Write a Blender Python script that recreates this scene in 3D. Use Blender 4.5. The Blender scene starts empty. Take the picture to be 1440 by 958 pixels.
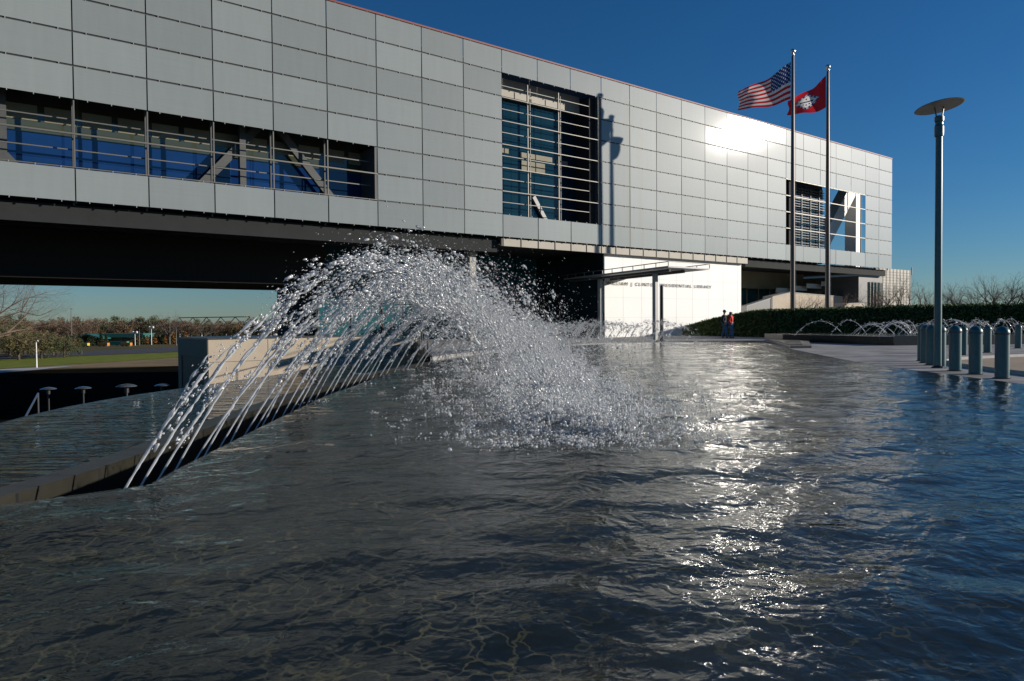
import bpy, bmesh, math, random
import numpy as np
from mathutils import Vector, Matrix
random.seed(7); RNG = np.random.default_rng(11)
sc = bpy.context.scene
COL = sc.collection
R = math.radians
# ------------------------------------------------------------------ camera model
CAM = Vector((-5.755, -38.605, 1.20)); YAW, PIT, ROL, F = 0.67414, -0.02456, -0.00777, 1049.1
def basis():
    cy, sy, cp, sp = math.cos(YAW), math.sin(YAW), math.cos(PIT), math.sin(PIT)
    f = Vector((sy*cp, cy*cp, sp)); r = Vector((cy, -sy, 0)); u = r.cross(f)
    c, s = math.cos(ROL), math.sin(ROL)
    return c*r+s*u, -s*r+c*u, f
BR, BU, BF = basis()
cd = bpy.data.cameras.new('camera'); cam = bpy.data.objects.new('camera', cd); COL.objects.link(cam)
cd.sensor_width = 36; cd.lens = 36*F/1440; cd.clip_end = 6000; cd.clip_start = 0.1
cam.matrix_world = Matrix((( BR.x, BU.x, -BF.x, CAM.x), (BR.y, BU.y, -BF.y, CAM.y), (BR.z, BU.z, -BF.z, CAM.z), (0,0,0,1)))
sc.camera = cam
SY, CY = math.sin(YAW), math.cos(YAW)
EYE0 = 1.60; F0 = 1041.4; P0 = -0.038827; K0 = F0/F        # survey plan was drawn from a slightly higher station
def CN(X, Z):                           # plan coordinates (X to the right, Z ahead) to world x, y
    fz = Z*math.cos(P0)-EYE0*math.sin(P0); uz = (-EYE0*math.cos(P0)-Z*math.sin(P0))
    dx = BF.x*fz+BR.x*X*K0+BU.x*uz*K0; dy = BF.y*fz+BR.y*X*K0+BU.y*uz*K0; dz = BF.z*fz+BR.z*X*K0+BU.z*uz*K0
    t = -CAM.z/dz; return CAM.x+dx*t, CAM.y+dy*t
def C(X, Z, z=0.0):
    x, y = CN(X, Z); return Vector((x, y, z))
def CW(X, Z, z=0.0): return Vector((CAM.x+Z*SY+X*CY, CAM.y+Z*CY-X*SY, z))
def ray(px, py): return (BF + BR*((px-720)/F) + BU*((479-py)/F))
def G(px, py, z=0.0):                   # survey point on a level z
    d = ray(px, py); t = (z-CAM.z)/d.z; return CAM+d*t
def PZ(px, py, Z):                      # survey point at a distance Z
    d = ray(px, py); t = Z/(d.x*SY+d.y*CY); return CAM+d*t
def PY(px, py, y):                      # survey point on a plane parallel to the facade
    d = ray(px, py); t = (y-CAM.y)/d.y; return CAM+d*t
# ------------------------------------------------------------------ materials
def mat(name, col, rough=0.7, metal=0.0, var=0.0, vscale=4.0, bump=0.0, bscale=20.0, spec=0.5, col2=None, stretch=None, coat=0.0, coord='Object', emit=None):
    m = bpy.data.materials.new(name); m.use_nodes = True; nt = m.node_tree; N = nt.nodes; L = nt.links
    b = N['Principled BSDF']
    b.inputs['Base Color'].default_value = (*col, 1); b.inputs['Roughness'].default_value = rough
    b.inputs['Metallic'].default_value = metal; b.inputs['Specular IOR Level'].default_value = spec
    if coat: b.inputs['Coat Weight'].default_value = coat; b.inputs['Coat Roughness'].default_value = 0.06
    tc = N.new('ShaderNodeTexCoord'); mp = N.new('ShaderNodeMapping'); L.new(tc.outputs[coord], mp.inputs[0])
    if stretch: mp.inputs['Scale'].default_value = stretch
    if var or col2:
        n = N.new('ShaderNodeTexNoise'); n.inputs['Scale'].default_value = vscale; n.inputs['Detail'].default_value = 6; n.inputs['Roughness'].default_value = 0.65
        L.new(mp.outputs[0], n.inputs['Vector'])
        cr = N.new('ShaderNodeValToRGB'); L.new(n.outputs['Fac'], cr.inputs[0])
        c2 = col2 if col2 else tuple(c*(1+var) for c in col)
        c1 = tuple(c*(1-var) for c in col)
        cr.color_ramp.elements[0].position = 0.32; cr.color_ramp.elements[0].color = (*c1, 1)
        cr.color_ramp.elements[1].position = 0.68; cr.color_ramp.elements[1].color = (*c2, 1)
        L.new(cr.outputs[0], b.inputs['Base Color'])
    if bump:
        n2 = N.new('ShaderNodeTexNoise'); n2.inputs['Scale'].default_value = bscale; n2.inputs['Detail'].default_value = 5
        L.new(mp.outputs[0], n2.inputs['Vector'])
        bp = N.new('ShaderNodeBump'); bp.inputs['Strength'].default_value = bump; bp.inputs['Distance'].default_value = 0.02
        L.new(n2.outputs['Fac'], bp.inputs['Height']); L.new(bp.outputs[0], b.inputs['Normal'])
    return m
M = {}
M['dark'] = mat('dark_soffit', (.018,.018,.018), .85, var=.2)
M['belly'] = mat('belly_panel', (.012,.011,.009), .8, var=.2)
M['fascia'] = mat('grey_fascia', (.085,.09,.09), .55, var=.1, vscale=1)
M['beige'] = mat('beige_stone', (.50,.42,.32), .8, var=.08, vscale=.8, bump=.2)
M['beigestrip'] = mat('beige_strip', (.36,.33,.27), .6, var=.08, vscale=.6)
M['white'] = mat('white_stone', (.88,.87,.84), .6, var=.02, vscale=.5)
M['whitepaint'] = mat('white_paint', (.8,.8,.78), .5)
M['steel'] = mat('brushed_steel', (.55,.56,.56), .3, metal=.9, var=.08)
M['greysteel'] = mat('painted_steel', (.36,.36,.35), .5, var=.08)
M['trussgrey'] = mat('truss_paint', (.075,.08,.078), .6, var=.1)
M['railsteel'] = mat('light_rail', (.16,.155,.14), .5, metal=.3)
M['poledark'] = mat('pole_metal', (.10,.085,.08), .33, metal=.8, var=.06)
M['teal'] = mat('teal_paint', (.035,.115,.125), .38, var=.12, vscale=9, coat=.25)
M['lamp'] = mat('lamp_disc', (.30,.29,.25), .4, metal=.4, var=.1)
M['black'] = mat('black_metal', (.02,.02,.022), .5)
M['text'] = mat('letter_metal', (.10,.085,.07), .5)
M['coping'] = mat('red_coping', (.22,.05,.035), .6)
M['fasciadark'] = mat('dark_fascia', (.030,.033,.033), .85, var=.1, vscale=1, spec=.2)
M['blackfloor'] = mat('black_granite', (.008,.009,.008), .9, spec=.05, var=.2)
M['gap'] = mat('screen_frame', (.03,.033,.033), .6)
M['hedge'] = mat('hedge_leaf', (.05,.09,.018), .7, col2=(.13,.18,.04), vscale=3)
M['hedgecore'] = mat('hedge_core', (.012,.02,.006), .9)
M['grass'] = mat('lawn_green', (.15,.18,.025), .9, col2=(.24,.26,.045), vscale=.6, spec=.08, bump=.4)
M['earth'] = mat('dry_earth', (.20,.15,.085), .95, col2=(.33,.24,.13), vscale=.15, spec=.08, bump=.4)
M['ground'] = mat('ground_mix', (.075,.08,.035), .95, col2=(.17,.13,.06), vscale=.05, spec=.08, bump=.4)
M['asphalt'] = mat('asphalt', (.10,.10,.105), .9, var=.2, vscale=.5, spec=.08, bump=.3)
M['lot'] = mat('dark_asphalt', (.012,.011,.009), 1.0, var=.3, vscale=.4, spec=0, bump=.3)  # near-black ground colour that stands for cast shadow
M['path'] = mat('pale_concrete', (.42,.42,.41), .85, var=.1)
M['bark'] = mat('bark', (.085,.06,.045), .9, var=.3, vscale=6, bump=.4)
M['twig'] = mat('twigs', (.15,.11,.085), .9, var=.3, vscale=2)
M['leafa'] = mat('olive_leaf', (.10,.085,.03), .85, col2=(.16,.13,.05), vscale=.6)
M['leafb'] = mat('brown_leaf', (.14,.085,.04), .85, col2=(.20,.13,.07), vscale=.6)
M['leafc'] = mat('green_leaf', (.05,.065,.022), .85, col2=(.10,.11,.035), vscale=.6)
M['conifer'] = mat('conifer_leaf', (.025,.05,.02), .85, col2=(.06,.08,.03), vscale=2)
M['autumn'] = mat('autumn_leaf', (.30,.10,.02), .85, col2=(.40,.20,.04), vscale=2)
M['roofgreen'] = mat('green_roof', (.03,.13,.11), .5, var=.1)
M['orange'] = mat('orange_paint', (.55,.20,.03), .6); M['yellow'] = mat('yellow_paint', (.6,.42,.04), .6)
M['greenbox'] = mat('green_paint', (.02,.22,.12), .6); M['redpaint'] = mat('red_paint', (.5,.04,.03), .6)
M['skin'] = mat('skin', (.42,.24,.16), .6); M['hair'] = mat('brown_hair', (.035,.02,.012), .7)
M['jean'] = mat('denim', (.10,.17,.28), .85, var=.25, vscale=9, bump=.3); M['navy'] = mat('navy_cloth', (.012,.015,.03), .85, bump=.2)
M['redcloth'] = mat('red_cloth', (.60,.02,.02), .8, var=.15, vscale=8, bump=.2); M['shoe'] = mat('shoe', (.03,.028,.025), .6)
M['globe'] = mat('white_globe', (.8,.8,.78), .3)
M['flagred'] = mat('flag_red', (.55,.02,.03), .7); M['flagwhite'] = mat('flag_white', (.75,.74,.70), .7); M['flagblue'] = mat('flag_blue', (.02,.045,.17), .7)
for k in ('flagred','flagwhite','flagblue'):          # cloth lets light through
    nt = M[k].node_tree; b = nt.nodes['Principled BSDF']; t = nt.nodes.new('ShaderNodeBsdfTranslucent'); mx = nt.nodes.new('ShaderNodeMixShader')
    t.inputs[0].default_value = b.inputs['Base Color'].default_value; mx.inputs[0].default_value = .5
    nt.links.new(b.outputs[0], mx.inputs[1]); nt.links.new(t.outputs[0], mx.inputs[2]); nt.links.new(mx.outputs[0], nt.nodes['Material Output'].inputs[0])

def panel_glass():
    m = bpy.data.materials.new('fritted_glass_panel'); m.use_nodes = True; nt = m.node_tree; N = nt.nodes; L = nt.links; b = N['Principled BSDF']
    tc = N.new('ShaderNodeTexCoord'); at = N.new('ShaderNodeAttribute'); at.attribute_name = 'tone'
    mp = N.new('ShaderNodeMapping'); mp.inputs['Scale'].default_value = (.05, .05, 5.0); L.new(tc.outputs['Object'], mp.inputs[0])
    n = N.new('ShaderNodeTexNoise'); n.inputs['Scale'].default_value = 3; n.inputs['Detail'].default_value = 5; n.inputs['Roughness'].default_value = .7; L.new(mp.outputs[0], n.inputs['Vector'])
    mp3 = N.new('ShaderNodeMapping'); mp3.inputs['Scale'].default_value = (1.2, 1, .16); L.new(tc.outputs['Object'], mp3.inputs[0])
    n3 = N.new('ShaderNodeTexNoise'); n3.inputs['Scale'].default_value = 2.2; n3.inputs['Detail'].default_value = 4; L.new(mp3.outputs[0], n3.inputs['Vector'])
    w = N.new('ShaderNodeMath'); w.operation = 'ADD'; L.new(n.outputs['Fac'], w.inputs[0]); L.new(n3.outputs['Fac'], w.inputs[1])
    a = N.new('ShaderNodeMath'); a.operation = 'MULTIPLY_ADD'; a.inputs[1].default_value = .16; a.inputs[2].default_value = .84; L.new(w.outputs[0], a.inputs[0])
    mu = N.new('ShaderNodeMath'); mu.operation = 'MULTIPLY'; L.new(a.outputs[0], mu.inputs[0]); L.new(at.outputs['Fac'], mu.inputs[1])
    mc = N.new('ShaderNodeMix'); mc.data_type = 'RGBA'; mc.blend_type = 'MULTIPLY'; mc.inputs[0].default_value = 1
    mc.inputs[6].default_value = (.25,.278,.270,1); L.new(mu.outputs[0], mc.inputs[7]); L.new(mc.outputs[2], b.inputs['Base Color'])
    b.inputs['Roughness'].default_value = .45; b.inputs['Specular IOR Level'].default_value = .12
    b.inputs['Coat Weight'].default_value = 1.0; b.inputs['Coat Roughness'].default_value = .038
    return m
M['panel'] = panel_glass()
def glass(name, col, rough=.04, spec=.8, var=.15):
    m = mat(name, col, rough, spec=spec, var=var, vscale=.4); return m
M['glassblue'] = glass('blue_glass', (.007,.032,.12)); M['glassteal'] = glass('teal_glass', (.006,.030,.045), spec=.5)
M['glassolive'] = glass('olive_glass', (.06,.07,.045)); M['glassdark'] = glass('dark_glass', (.012,.022,.024))
M['lobbyglass'] = glass('lobby_glass', (.02,.10,.12), rough=.2, spec=.3)
M['interior'] = mat('interior_beige', (.24,.22,.15), .7, var=.2, vscale=.5)

def paving():
    m = bpy.data.materials.new('stone_paving'); m.use_nodes = True; nt = m.node_tree; N = nt.nodes; L = nt.links; b = N['Principled BSDF']
    tc = N.new('ShaderNodeTexCoord'); mp = N.new('ShaderNodeMapping'); mp.inputs['Rotation'].default_value = (0,0,R(12)); L.new(tc.outputs['Object'], mp.inputs[0])
    br = N.new('ShaderNodeTexBrick'); br.inputs['Scale'].default_value = 1; br.inputs['Brick Width'].default_value = 1.2; br.inputs['Row Height'].default_value = .6
    br.inputs['Mortar Size'].default_value = .012; br.inputs['Color1'].default_value = (.36,.345,.325,1); br.inputs['Color2'].default_value = (.45,.435,.41,1); br.inputs['Mortar'].default_value = (.15,.15,.145,1)
    L.new(mp.outputs[0], br.inputs['Vector'])
    n = N.new('ShaderNodeTexNoise'); n.inputs['Scale'].default_value = .7; n.inputs['Detail'].default_value = 8; L.new(tc.outputs['Object'], n.inputs['Vector'])
    cr = N.new('ShaderNodeValToRGB'); cr.color_ramp.elements[0].color = (.6,.6,.6,1); cr.color_ramp.elements[1].color = (1.1,1.1,1.1,1); cr.color_ramp.elements[0].position=.3; cr.color_ramp.elements[1].position=.65; L.new(n.outputs['Fac'], cr.inputs[0])
    mc = N.new('ShaderNodeMix'); mc.data_type = 'RGBA'; mc.blend_type = 'MULTIPLY'; mc.inputs[0].default_value = 1; L.new(br.outputs['Color'], mc.inputs[6]); L.new(cr.outputs[0], mc.inputs[7])
    L.new(mc.outputs[2], b.inputs['Base Color']); b.inputs['Roughness'].default_value = .7; b.inputs['Specular IOR Level'].default_value = .2
    return m
M['paving'] = paving()
M['roadtan'] = mat('tan_concrete', (.36,.27,.18), .8, var=.18, vscale=.5, bump=.2)
def granite(name, a=(.012,.013,.012), v=(.085,.07,.03)):
    m = bpy.data.materials.new(name); m.use_nodes = True; nt = m.node_tree; N = nt.nodes; L = nt.links; b = N['Principled BSDF']
    tc = N.new('ShaderNodeTexCoord')
    n = N.new('ShaderNodeTexNoise'); n.inputs['Scale'].default_value = 1.9; n.inputs['Detail'].default_value = 7; L.new(tc.outputs['Object'], n.inputs['Vector'])
    mx = N.new('ShaderNodeMix'); mx.data_type = 'RGBA'; mx.blend_type = 'LINEAR_LIGHT'; mx.inputs[0].default_value = .55; L.new(tc.outputs['Object'], mx.inputs[6]); L.new(n.outputs['Color'], mx.inputs[7])
    vo = N.new('ShaderNodeTexVoronoi'); vo.feature = 'DISTANCE_TO_EDGE'; vo.inputs['Scale'].default_value = 3.6; L.new(mx.outputs[2], vo.inputs['Vector'])
    cr = N.new('ShaderNodeValToRGB'); cr.color_ramp.elements[0].position = 0.0; cr.color_ramp.elements[0].color = (1,1,1,1); cr.color_ramp.elements[1].position = .050; cr.color_ramp.elements[1].color = (0,0,0,1)
    L.new(vo.outputs['Distance'], cr.inputs[0])
    n2 = N.new('ShaderNodeTexNoise'); n2.inputs['Scale'].default_value = .9; n2.inputs['Detail'].default_value = 3; L.new(tc.outputs['Object'], n2.inputs['Vector'])
    cr2 = N.new('ShaderNodeValToRGB'); cr2.color_ramp.elements[0].position = .36; cr2.color_ramp.elements[1].position = .62; L.new(n2.outputs['Fac'], cr2.inputs[0])
    mm = N.new('ShaderNodeMath'); mm.operation = 'MULTIPLY'; L.new(cr.outputs[0], mm.inputs[0]); L.new(cr2.outputs[0], mm.inputs[1])
    n3 = N.new('ShaderNodeTexNoise'); n3.inputs['Scale'].default_value = 14; n3.inputs['Detail'].default_value = 8; L.new(tc.outputs['Object'], n3.inputs['Vector'])
    cr3 = N.new('ShaderNodeValToRGB'); cr3.color_ramp.elements[0].position=.35; cr3.color_ramp.elements[1].position=.7
    cr3.color_ramp.elements[0].color = (*a,1); cr3.color_ramp.elements[1].color = tuple(x*2.4 for x in a)+(1,); L.new(n3.outputs['Fac'], cr3.inputs[0])
    mc = N.new('ShaderNodeMix'); mc.data_type = 'RGBA'; L.new(mm.outputs[0], mc.inputs[0]); L.new(cr3.outputs[0], mc.inputs[6]); mc.inputs[7].default_value = (*v,1)
    br = N.new('ShaderNodeTexBrick'); br.inputs['Scale'].default_value = 1; br.inputs['Brick Width'].default_value = 2.1; br.inputs['Row Height'].default_value = 1.5; br.offset = .37
    br.inputs['Mortar Size'].default_value = .012; br.inputs['Color1'].default_value = (1,1,1,1); br.inputs['Color2'].default_value = (.8,.8,.8,1); br.inputs['Mortar'].default_value = (.05,.05,.05,1)
    mp = N.new('ShaderNodeMapping'); mp.inputs['Rotation'].default_value = (0,0,R(33)); L.new(tc.outputs['Object'], mp.inputs[0]); L.new(mp.outputs[0], br.inputs['Vector'])
    m2 = N.new('ShaderNodeMix'); m2.data_type = 'RGBA'; m2.blend_type = 'MULTIPLY'; m2.inputs[0].default_value = 1; L.new(mc.outputs[2], m2.inputs[6]); L.new(br.outputs['Color'], m2.inputs[7])
    L.new(m2.outputs[2], b.inputs['Base Color']); b.inputs['Roughness'].default_value = .5
    return m
M['granite'] = granite('pool_granite', a=(.010,.010,.006), v=(.30,.23,.10))  # bright yellow veins imitate light caustics on the pool floor
M['granitewall'] = mat('granite_wall', (.015,.014,.009), .5, var=.3, vscale=3, spec=.3)
M['granitetop'] = mat('granite_coping', (.05,.05,.048), .35, var=.2, vscale=5, spec=.7)
M['granitedark'] = mat('wet_granite', (.02,.02,.02), .25, var=.3, vscale=3, spec=.6)

def water(name, ripple=1.0, stretch=(1,1,1), scale=2.5, rot=0.0, gate=None):
    m = bpy.data.materials.new(name); m.use_nodes = True; nt = m.node_tree; N = nt.nodes; L = nt.links
    N.remove(N['Principled BSDF']); out = N['Material Output']
    tc = N.new('ShaderNodeTexCoord'); mp = N.new('ShaderNodeMapping'); mp.vector_type = 'TEXTURE'; mp.inputs['Scale'].default_value = stretch; mp.inputs['Rotation'].default_value = (0,0,rot); L.new(tc.outputs['Object'], mp.inputs[0])
    prev = None
    for i, (s, d) in enumerate(((scale, .042*ripple), (scale*3.1, .0125*ripple), (scale*9.5, .0028*ripple))):
        n = N.new('ShaderNodeTexNoise'); n.inputs['Scale'].default_value = s; n.inputs['Detail'].default_value = 2.5; n.inputs['Distortion'].default_value = .6; L.new(mp.outputs[0], n.inputs['Vector'])
        bp = N.new('ShaderNodeBump'); bp.inputs['Strength'].default_value = 1; bp.inputs['Distance'].default_value = d; L.new(n.outputs['Fac'], bp.inputs['Height'])
        if prev: L.new(prev.outputs[0], bp.inputs['Normal'])
        prev = bp
    lw = N.new('ShaderNodeLayerWeight'); lw.inputs[0].default_value = .5; L.new(prev.outputs[0], lw.inputs['Normal'])
    pw = N.new('ShaderNodeMath'); pw.operation = 'POWER'; pw.inputs[1].default_value = 5; L.new(lw.outputs['Facing'], pw.inputs[0])
    fr = N.new('ShaderNodeMath'); fr.operation = 'MULTIPLY_ADD'; fr.inputs[1].default_value = .98; fr.inputs[2].default_value = .02; L.new(pw.outputs[0], fr.inputs[0])
    gl = N.new('ShaderNodeBsdfGlossy'); gl.inputs['Roughness'].default_value = .010; L.new(prev.outputs[0], gl.inputs['Normal'])
    tr = N.new('ShaderNodeBsdfTransparent'); tr.inputs[0].default_value = (.78,.84,.80,1)
    mx = N.new('ShaderNodeMixShader'); L.new(fr.outputs[0], mx.inputs[0]); L.new(tr.outputs[0], mx.inputs[1]); L.new(gl.outputs[0], mx.inputs[2]); L.new(mx.outputs[0], out.inputs[0])
    return m
M['water'] = water('pool_water'); M['waterlow'] = water('lower_pool_water', 1.6, (2.2,.55,1), 1.3, rot=-.674)
def drop():
    m = bpy.data.materials.new('water_drop'); m.use_nodes = True; nt = m.node_tree; N = nt.nodes; L = nt.links; N.remove(N['Principled BSDF'])
    gl = N.new('ShaderNodeBsdfGlossy'); gl.inputs['Roughness'].default_value = .12
    df = N.new('ShaderNodeBsdfDiffuse'); df.inputs[0].default_value = (.93,.94,.95,1)
    tl = N.new('ShaderNodeBsdfTranslucent'); tl.inputs[0].default_value = (.93,.94,.95,1)
    tr = N.new('ShaderNodeBsdfTransparent'); tr.inputs[0].default_value = (.95,.97,.97,1)
    lf = N.new('ShaderNodeLayerWeight'); lf.inputs[0].default_value = .5
    pw = N.new('ShaderNodeMath'); pw.operation = 'POWER'; pw.inputs[1].default_value = 4; L.new(lf.outputs['Facing'], pw.inputs[0])
    lw = N.new('ShaderNodeMath'); lw.operation = 'MULTIPLY_ADD'; lw.inputs[1].default_value = .92; lw.inputs[2].default_value = .06; L.new(pw.outputs[0], lw.inputs[0])
    a = N.new('ShaderNodeMixShader'); a.inputs[0].default_value = .42; L.new(df.outputs[0], a.inputs[1]); L.new(tl.outputs[0], a.inputs[2])
    b = N.new('ShaderNodeMixShader'); b.inputs[0].default_value = .80; L.new(tr.outputs[0], b.inputs[1]); L.new(a.outputs[0], b.inputs[2])
    c = N.new('ShaderNodeMixShader'); L.new(lw.outputs[0], c.inputs[0]); L.new(b.outputs[0], c.inputs[1]); L.new(gl.outputs[0], c.inputs[2])
    L.new(c.outputs[0], N['Material Output'].inputs[0]); return m
M['drop'] = drop()
# ------------------------------------------------------------------ mesh helpers
def tag(o, label=None, cat=None, group=None, kind=None):
    if label: o['label'] = label
    if cat: o['category'] = cat
    if group: o['group'] = group
    if kind: o['kind'] = kind
    return o
def empty(name, loc, label=None, cat=None, group=None, rz=0):
    o = bpy.data.objects.new(name, None); COL.objects.link(o); o.location = loc; o.rotation_euler.z = rz; o.empty_display_size = .3
    return tag(o, label, cat, group)
class MB:
    def __init__(s): s.v = []; s.f = []; s.mi = []; s.cur = 0
    def add(s, vs, fs):
        b = len(s.v); s.v += [tuple(v) for v in vs]; s.f += [tuple(i+b for i in f) for f in fs]; s.mi += [s.cur]*len(fs); return s
    def box(s, a, b):
        x0,y0,z0 = a; x1,y1,z1 = b
        x0,x1 = min(x0,x1),max(x0,x1); y0,y1 = min(y0,y1),max(y0,y1); z0,z1 = min(z0,z1),max(z0,z1)
        return s.add([(x0,y0,z0),(x1,y0,z0),(x1,y1,z0),(x0,y1,z0),(x0,y0,z1),(x1,y0,z1),(x1,y1,z1),(x0,y1,z1)],
            [(0,3,2,1),(4,5,6,7),(0,1,5,4),(1,2,6,5),(2,3,7,6),(3,0,4,7)])
    def bar(s, p, q, w, d=None):
        p = Vector(p); q = Vector(q); d = d or w; ax = (q-p).normalized()
        up = Vector((0,1,0)) if abs(ax.y) < .9 else Vector((0,0,1))
        a = ax.cross(up).normalized()*(w/2); b = up if abs(ax.dot(up))<1e-4 else ax.cross(a).normalized(); b = b.normalized()*(d/2)
        vs = [p-a-b,p+a-b,p+a+b,p-a+b,q-a-b,q+a-b,q+a+b,q-a+b]
        return s.add(vs, [(0,3,2,1),(4,5,6,7),(0,1,5,4),(1,2,6,5),(2,3,7,6),(3,0,4,7)])
    def tube(s, pts, rads, n=8, cap=True):
        pts = [Vector(p) for p in pts]; vs = []; fs = []; m = len(pts)
        for i, p in enumerate(pts):
            ax = (pts[min(i+1,m-1)]-pts[max(i-1,0)]).normalized()
            ref = Vector((1,0,0)) if abs(ax.x) < .9 else Vector((0,1,0))
            a = ax.cross(ref).normalized(); b = ax.cross(a); r = rads[i] if hasattr(rads,'__len__') else rads
            for k in range(n):
                t = 2*math.pi*k/n; vs.append(p+a*(math.cos(t)*r)+b*(math.sin(t)*r))
        for i in range(m-1):
            for k in range(n): fs.append((i*n+k, i*n+(k+1)%n, (i+1)*n+(k+1)%n, (i+1)*n+k))
        if cap: fs.append(tuple(range(n-1,-1,-1))); fs.append(tuple((m-1)*n+k for k in range(n)))
        return s.add(vs, fs)
    def lathe(s, prof, c=(0,0,0), n=24):
        vs = []; fs = []
        for r, z in prof:
            for k in range(n): t = 2*math.pi*k/n; vs.append((c[0]+r*math.cos(t), c[1]+r*math.sin(t), c[2]+z))
        m = len(prof)
        for i in range(m-1):
            for k in range(n): fs.append((i*n+k, i*n+(k+1)%n, (i+1)*n+(k+1)%n, (i+1)*n+k))
        fs.append(tuple(range(n-1,-1,-1))); fs.append(tuple((m-1)*n+k for k in range(n)))
        return s.add(vs, fs)
    def prism(s, poly, z0, z1):
        n = len(poly); vs = [(p[0],p[1],z0) for p in poly]+[(p[0],p[1],z1) for p in poly]
        return s.add(vs, [tuple(range(n-1,-1,-1)), tuple(range(n,2*n))]+[(i,(i+1)%n,n+(i+1)%n,n+i) for i in range(n)])
    def build(s, name, m, parent=None, smooth=False, bevel=0, fix=False):
        me = bpy.data.meshes.new(name); me.from_pydata(s.v, [], s.f)
        ms = m if isinstance(m, (list,tuple)) else [m]
        for x in ms: me.materials.append(x)
        if len(ms) > 1: me.polygons.foreach_set('material_index', s.mi)
        if fix or bevel:
            bm = bmesh.new(); bm.from_mesh(me); bmesh.ops.recalc_face_normals(bm, faces=bm.faces)
            if bevel: bmesh.ops.bevel(bm, geom=[e for e in bm.edges], offset=bevel, segments=2, profile=.7, affect='EDGES')
            bm.to_mesh(me); bm.free()
        if smooth: me.polygons.foreach_set('use_smooth', [True]*len(me.polygons))
        me.update(); o = bpy.data.objects.new(name, me); COL.objects.link(o); o.parent = parent
        return o
def shift(o_parent_loc, mb):
    l = Vector(o_parent_loc); mb.v = [tuple(Vector(v)-l) for v in mb.v]; return mb
def sheet(name, pts, z, m, parent=None, kind='structure', depth=0.0, zs=None):
    me = bpy.data.meshes.new(name); bm = bmesh.new()
    vs = [bm.verts.new((p[0],p[1],z)) for p in pts]; f = bm.faces.new(vs); bm.normal_update()
    if f.normal.z < 0: bmesh.ops.reverse_faces(bm, faces=[f])
    if depth:
        r = bmesh.ops.extrude_face_region(bm, geom=[f]); nv = [e for e in r['geom'] if isinstance(e, bmesh.types.BMVert)]
        for v in nv: v.co.z -= depth
        bmesh.ops.recalc_face_normals(bm, faces=bm.faces)
    bmesh.ops.triangulate(bm, faces=[f for f in bm.faces if len(f.verts) > 4]); bm.to_mesh(me); bm.free(); me.materials.append(m)
    o = bpy.data.objects.new(name, me); COL.objects.link(o); o.parent = parent
    if kind: o['kind'] = kind
    return o
def copy_tree(o, parent=None):
    c = o.copy(); COL.objects.link(c); c.parent = parent
    for ch in list(o.children): copy_tree(ch, c)
    return c

# ------------------------------------------------------------------ sky and sun
SUN_AZ = (0.827, -0.562); SUN_EL = R(13.5)
w = bpy.data.worlds.new('World'); sc.world = w; w.use_nodes = True; nt = w.node_tree
sky = nt.nodes.new('ShaderNodeTexSky'); sky.sky_type = 'NISHITA'; sky.sun_disc = False; sky.sun_elevation = SUN_EL
sky.sun_rotation = math.atan2(SUN_AZ[0], SUN_AZ[1]); sky.altitude = 100; sky.air_density = 1.0; sky.dust_density = .05; sky.ozone_density = 5.5
hs = nt.nodes.new('ShaderNodeHueSaturation'); hs.inputs['Saturation'].default_value = 1.10; hs.inputs['Value'].default_value = 1.0
tint = nt.nodes.new('ShaderNodeMix'); tint.data_type = 'RGBA'; tint.blend_type = 'MULTIPLY'; tint.inputs[0].default_value = 1; tint.inputs[7].default_value = (.88,.975,1.05,1)
nt.links.new(sky.outputs[0], tint.inputs[6]); nt.links.new(tint.outputs[2], hs.inputs['Color'])
nt.links.new(hs.outputs[0], nt.nodes['Background'].inputs[0]); nt.nodes['Background'].inputs[1].default_value = .070
sd = bpy.data.lights.new('sun', 'SUN'); sd.energy = 5.0; sd.angle = R(.53); sd.color = (1,.92,.81)
so = bpy.data.objects.new('sun', sd); COL.objects.link(so)
sdv = Vector((SUN_AZ[0]*math.cos(SUN_EL), SUN_AZ[1]*math.cos(SUN_EL), math.sin(SUN_EL)))
so.rotation_euler = sdv.to_track_quat('Z','Y').to_euler(); so.location = (40,-60,40)

# ------------------------------------------------------------------ the library
ZB, W, H = 6.765, 3.048, 1.524; ZT = ZB+8*H; CL = -13; CR = 26
lib = empty('library_building', (0,0,0), 'long raised library clad in a grid of pale grey glass panels above the pool', 'building')
def rowz(r): return ZT-r*H
def is_open(c, r): return (c < 5 and r in (5,6)) or (8 <= c < 11 and 1 <= r <= 6) or (19 <= c < 24 and 3 <= r <= 6)
verts = []; faces = []; tone = []; clips = MB(); frames = MB()
for c in range(CL, CR):
    for r in range(8):
        if is_open(c, r): continue
        x0, x1 = c*W+.028, (c+1)*W-.028; z1, z0 = rowz(r)-.042, rowz(r+1)+.042
        t = .86+.24*random.random()
        ax, az = random.gauss(0,.0035), random.gauss(0,.0035)
        cx, cz = (x0+x1)/2, (z0+z1)/2
        b = len(verts)
        for (x,z) in ((x0,z0),(x1,z0),(x1,z1),(x0,z1)):
            dy = (x-cx)*ax+(z-cz)*az; verts.append((x,-.03+dy,z))
        for (x,z) in ((x0,z0),(x1,z0),(x1,z1),(x0,z1)):
            dy = (x-cx)*ax+(z-cz)*az; verts.append((x,0+dy,z))
        faces += [(b,b+1,b+2,b+3),(b+7,b+6,b+5,b+4),(b,b+4,b+5,b+1),(b+1,b+5,b+6,b+2),(b+2,b+6,b+7,b+3),(b+3,b+7,b+4,b)]
        tone += [t]*6
me = bpy.data.meshes.new('glass_screen'); me.from_pydata(verts, [], faces); me.materials.append(M['panel'])
at = me.attributes.new('tone', 'FLOAT', 'FACE'); at.data.foreach_set('value', tone); me.update()
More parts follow.
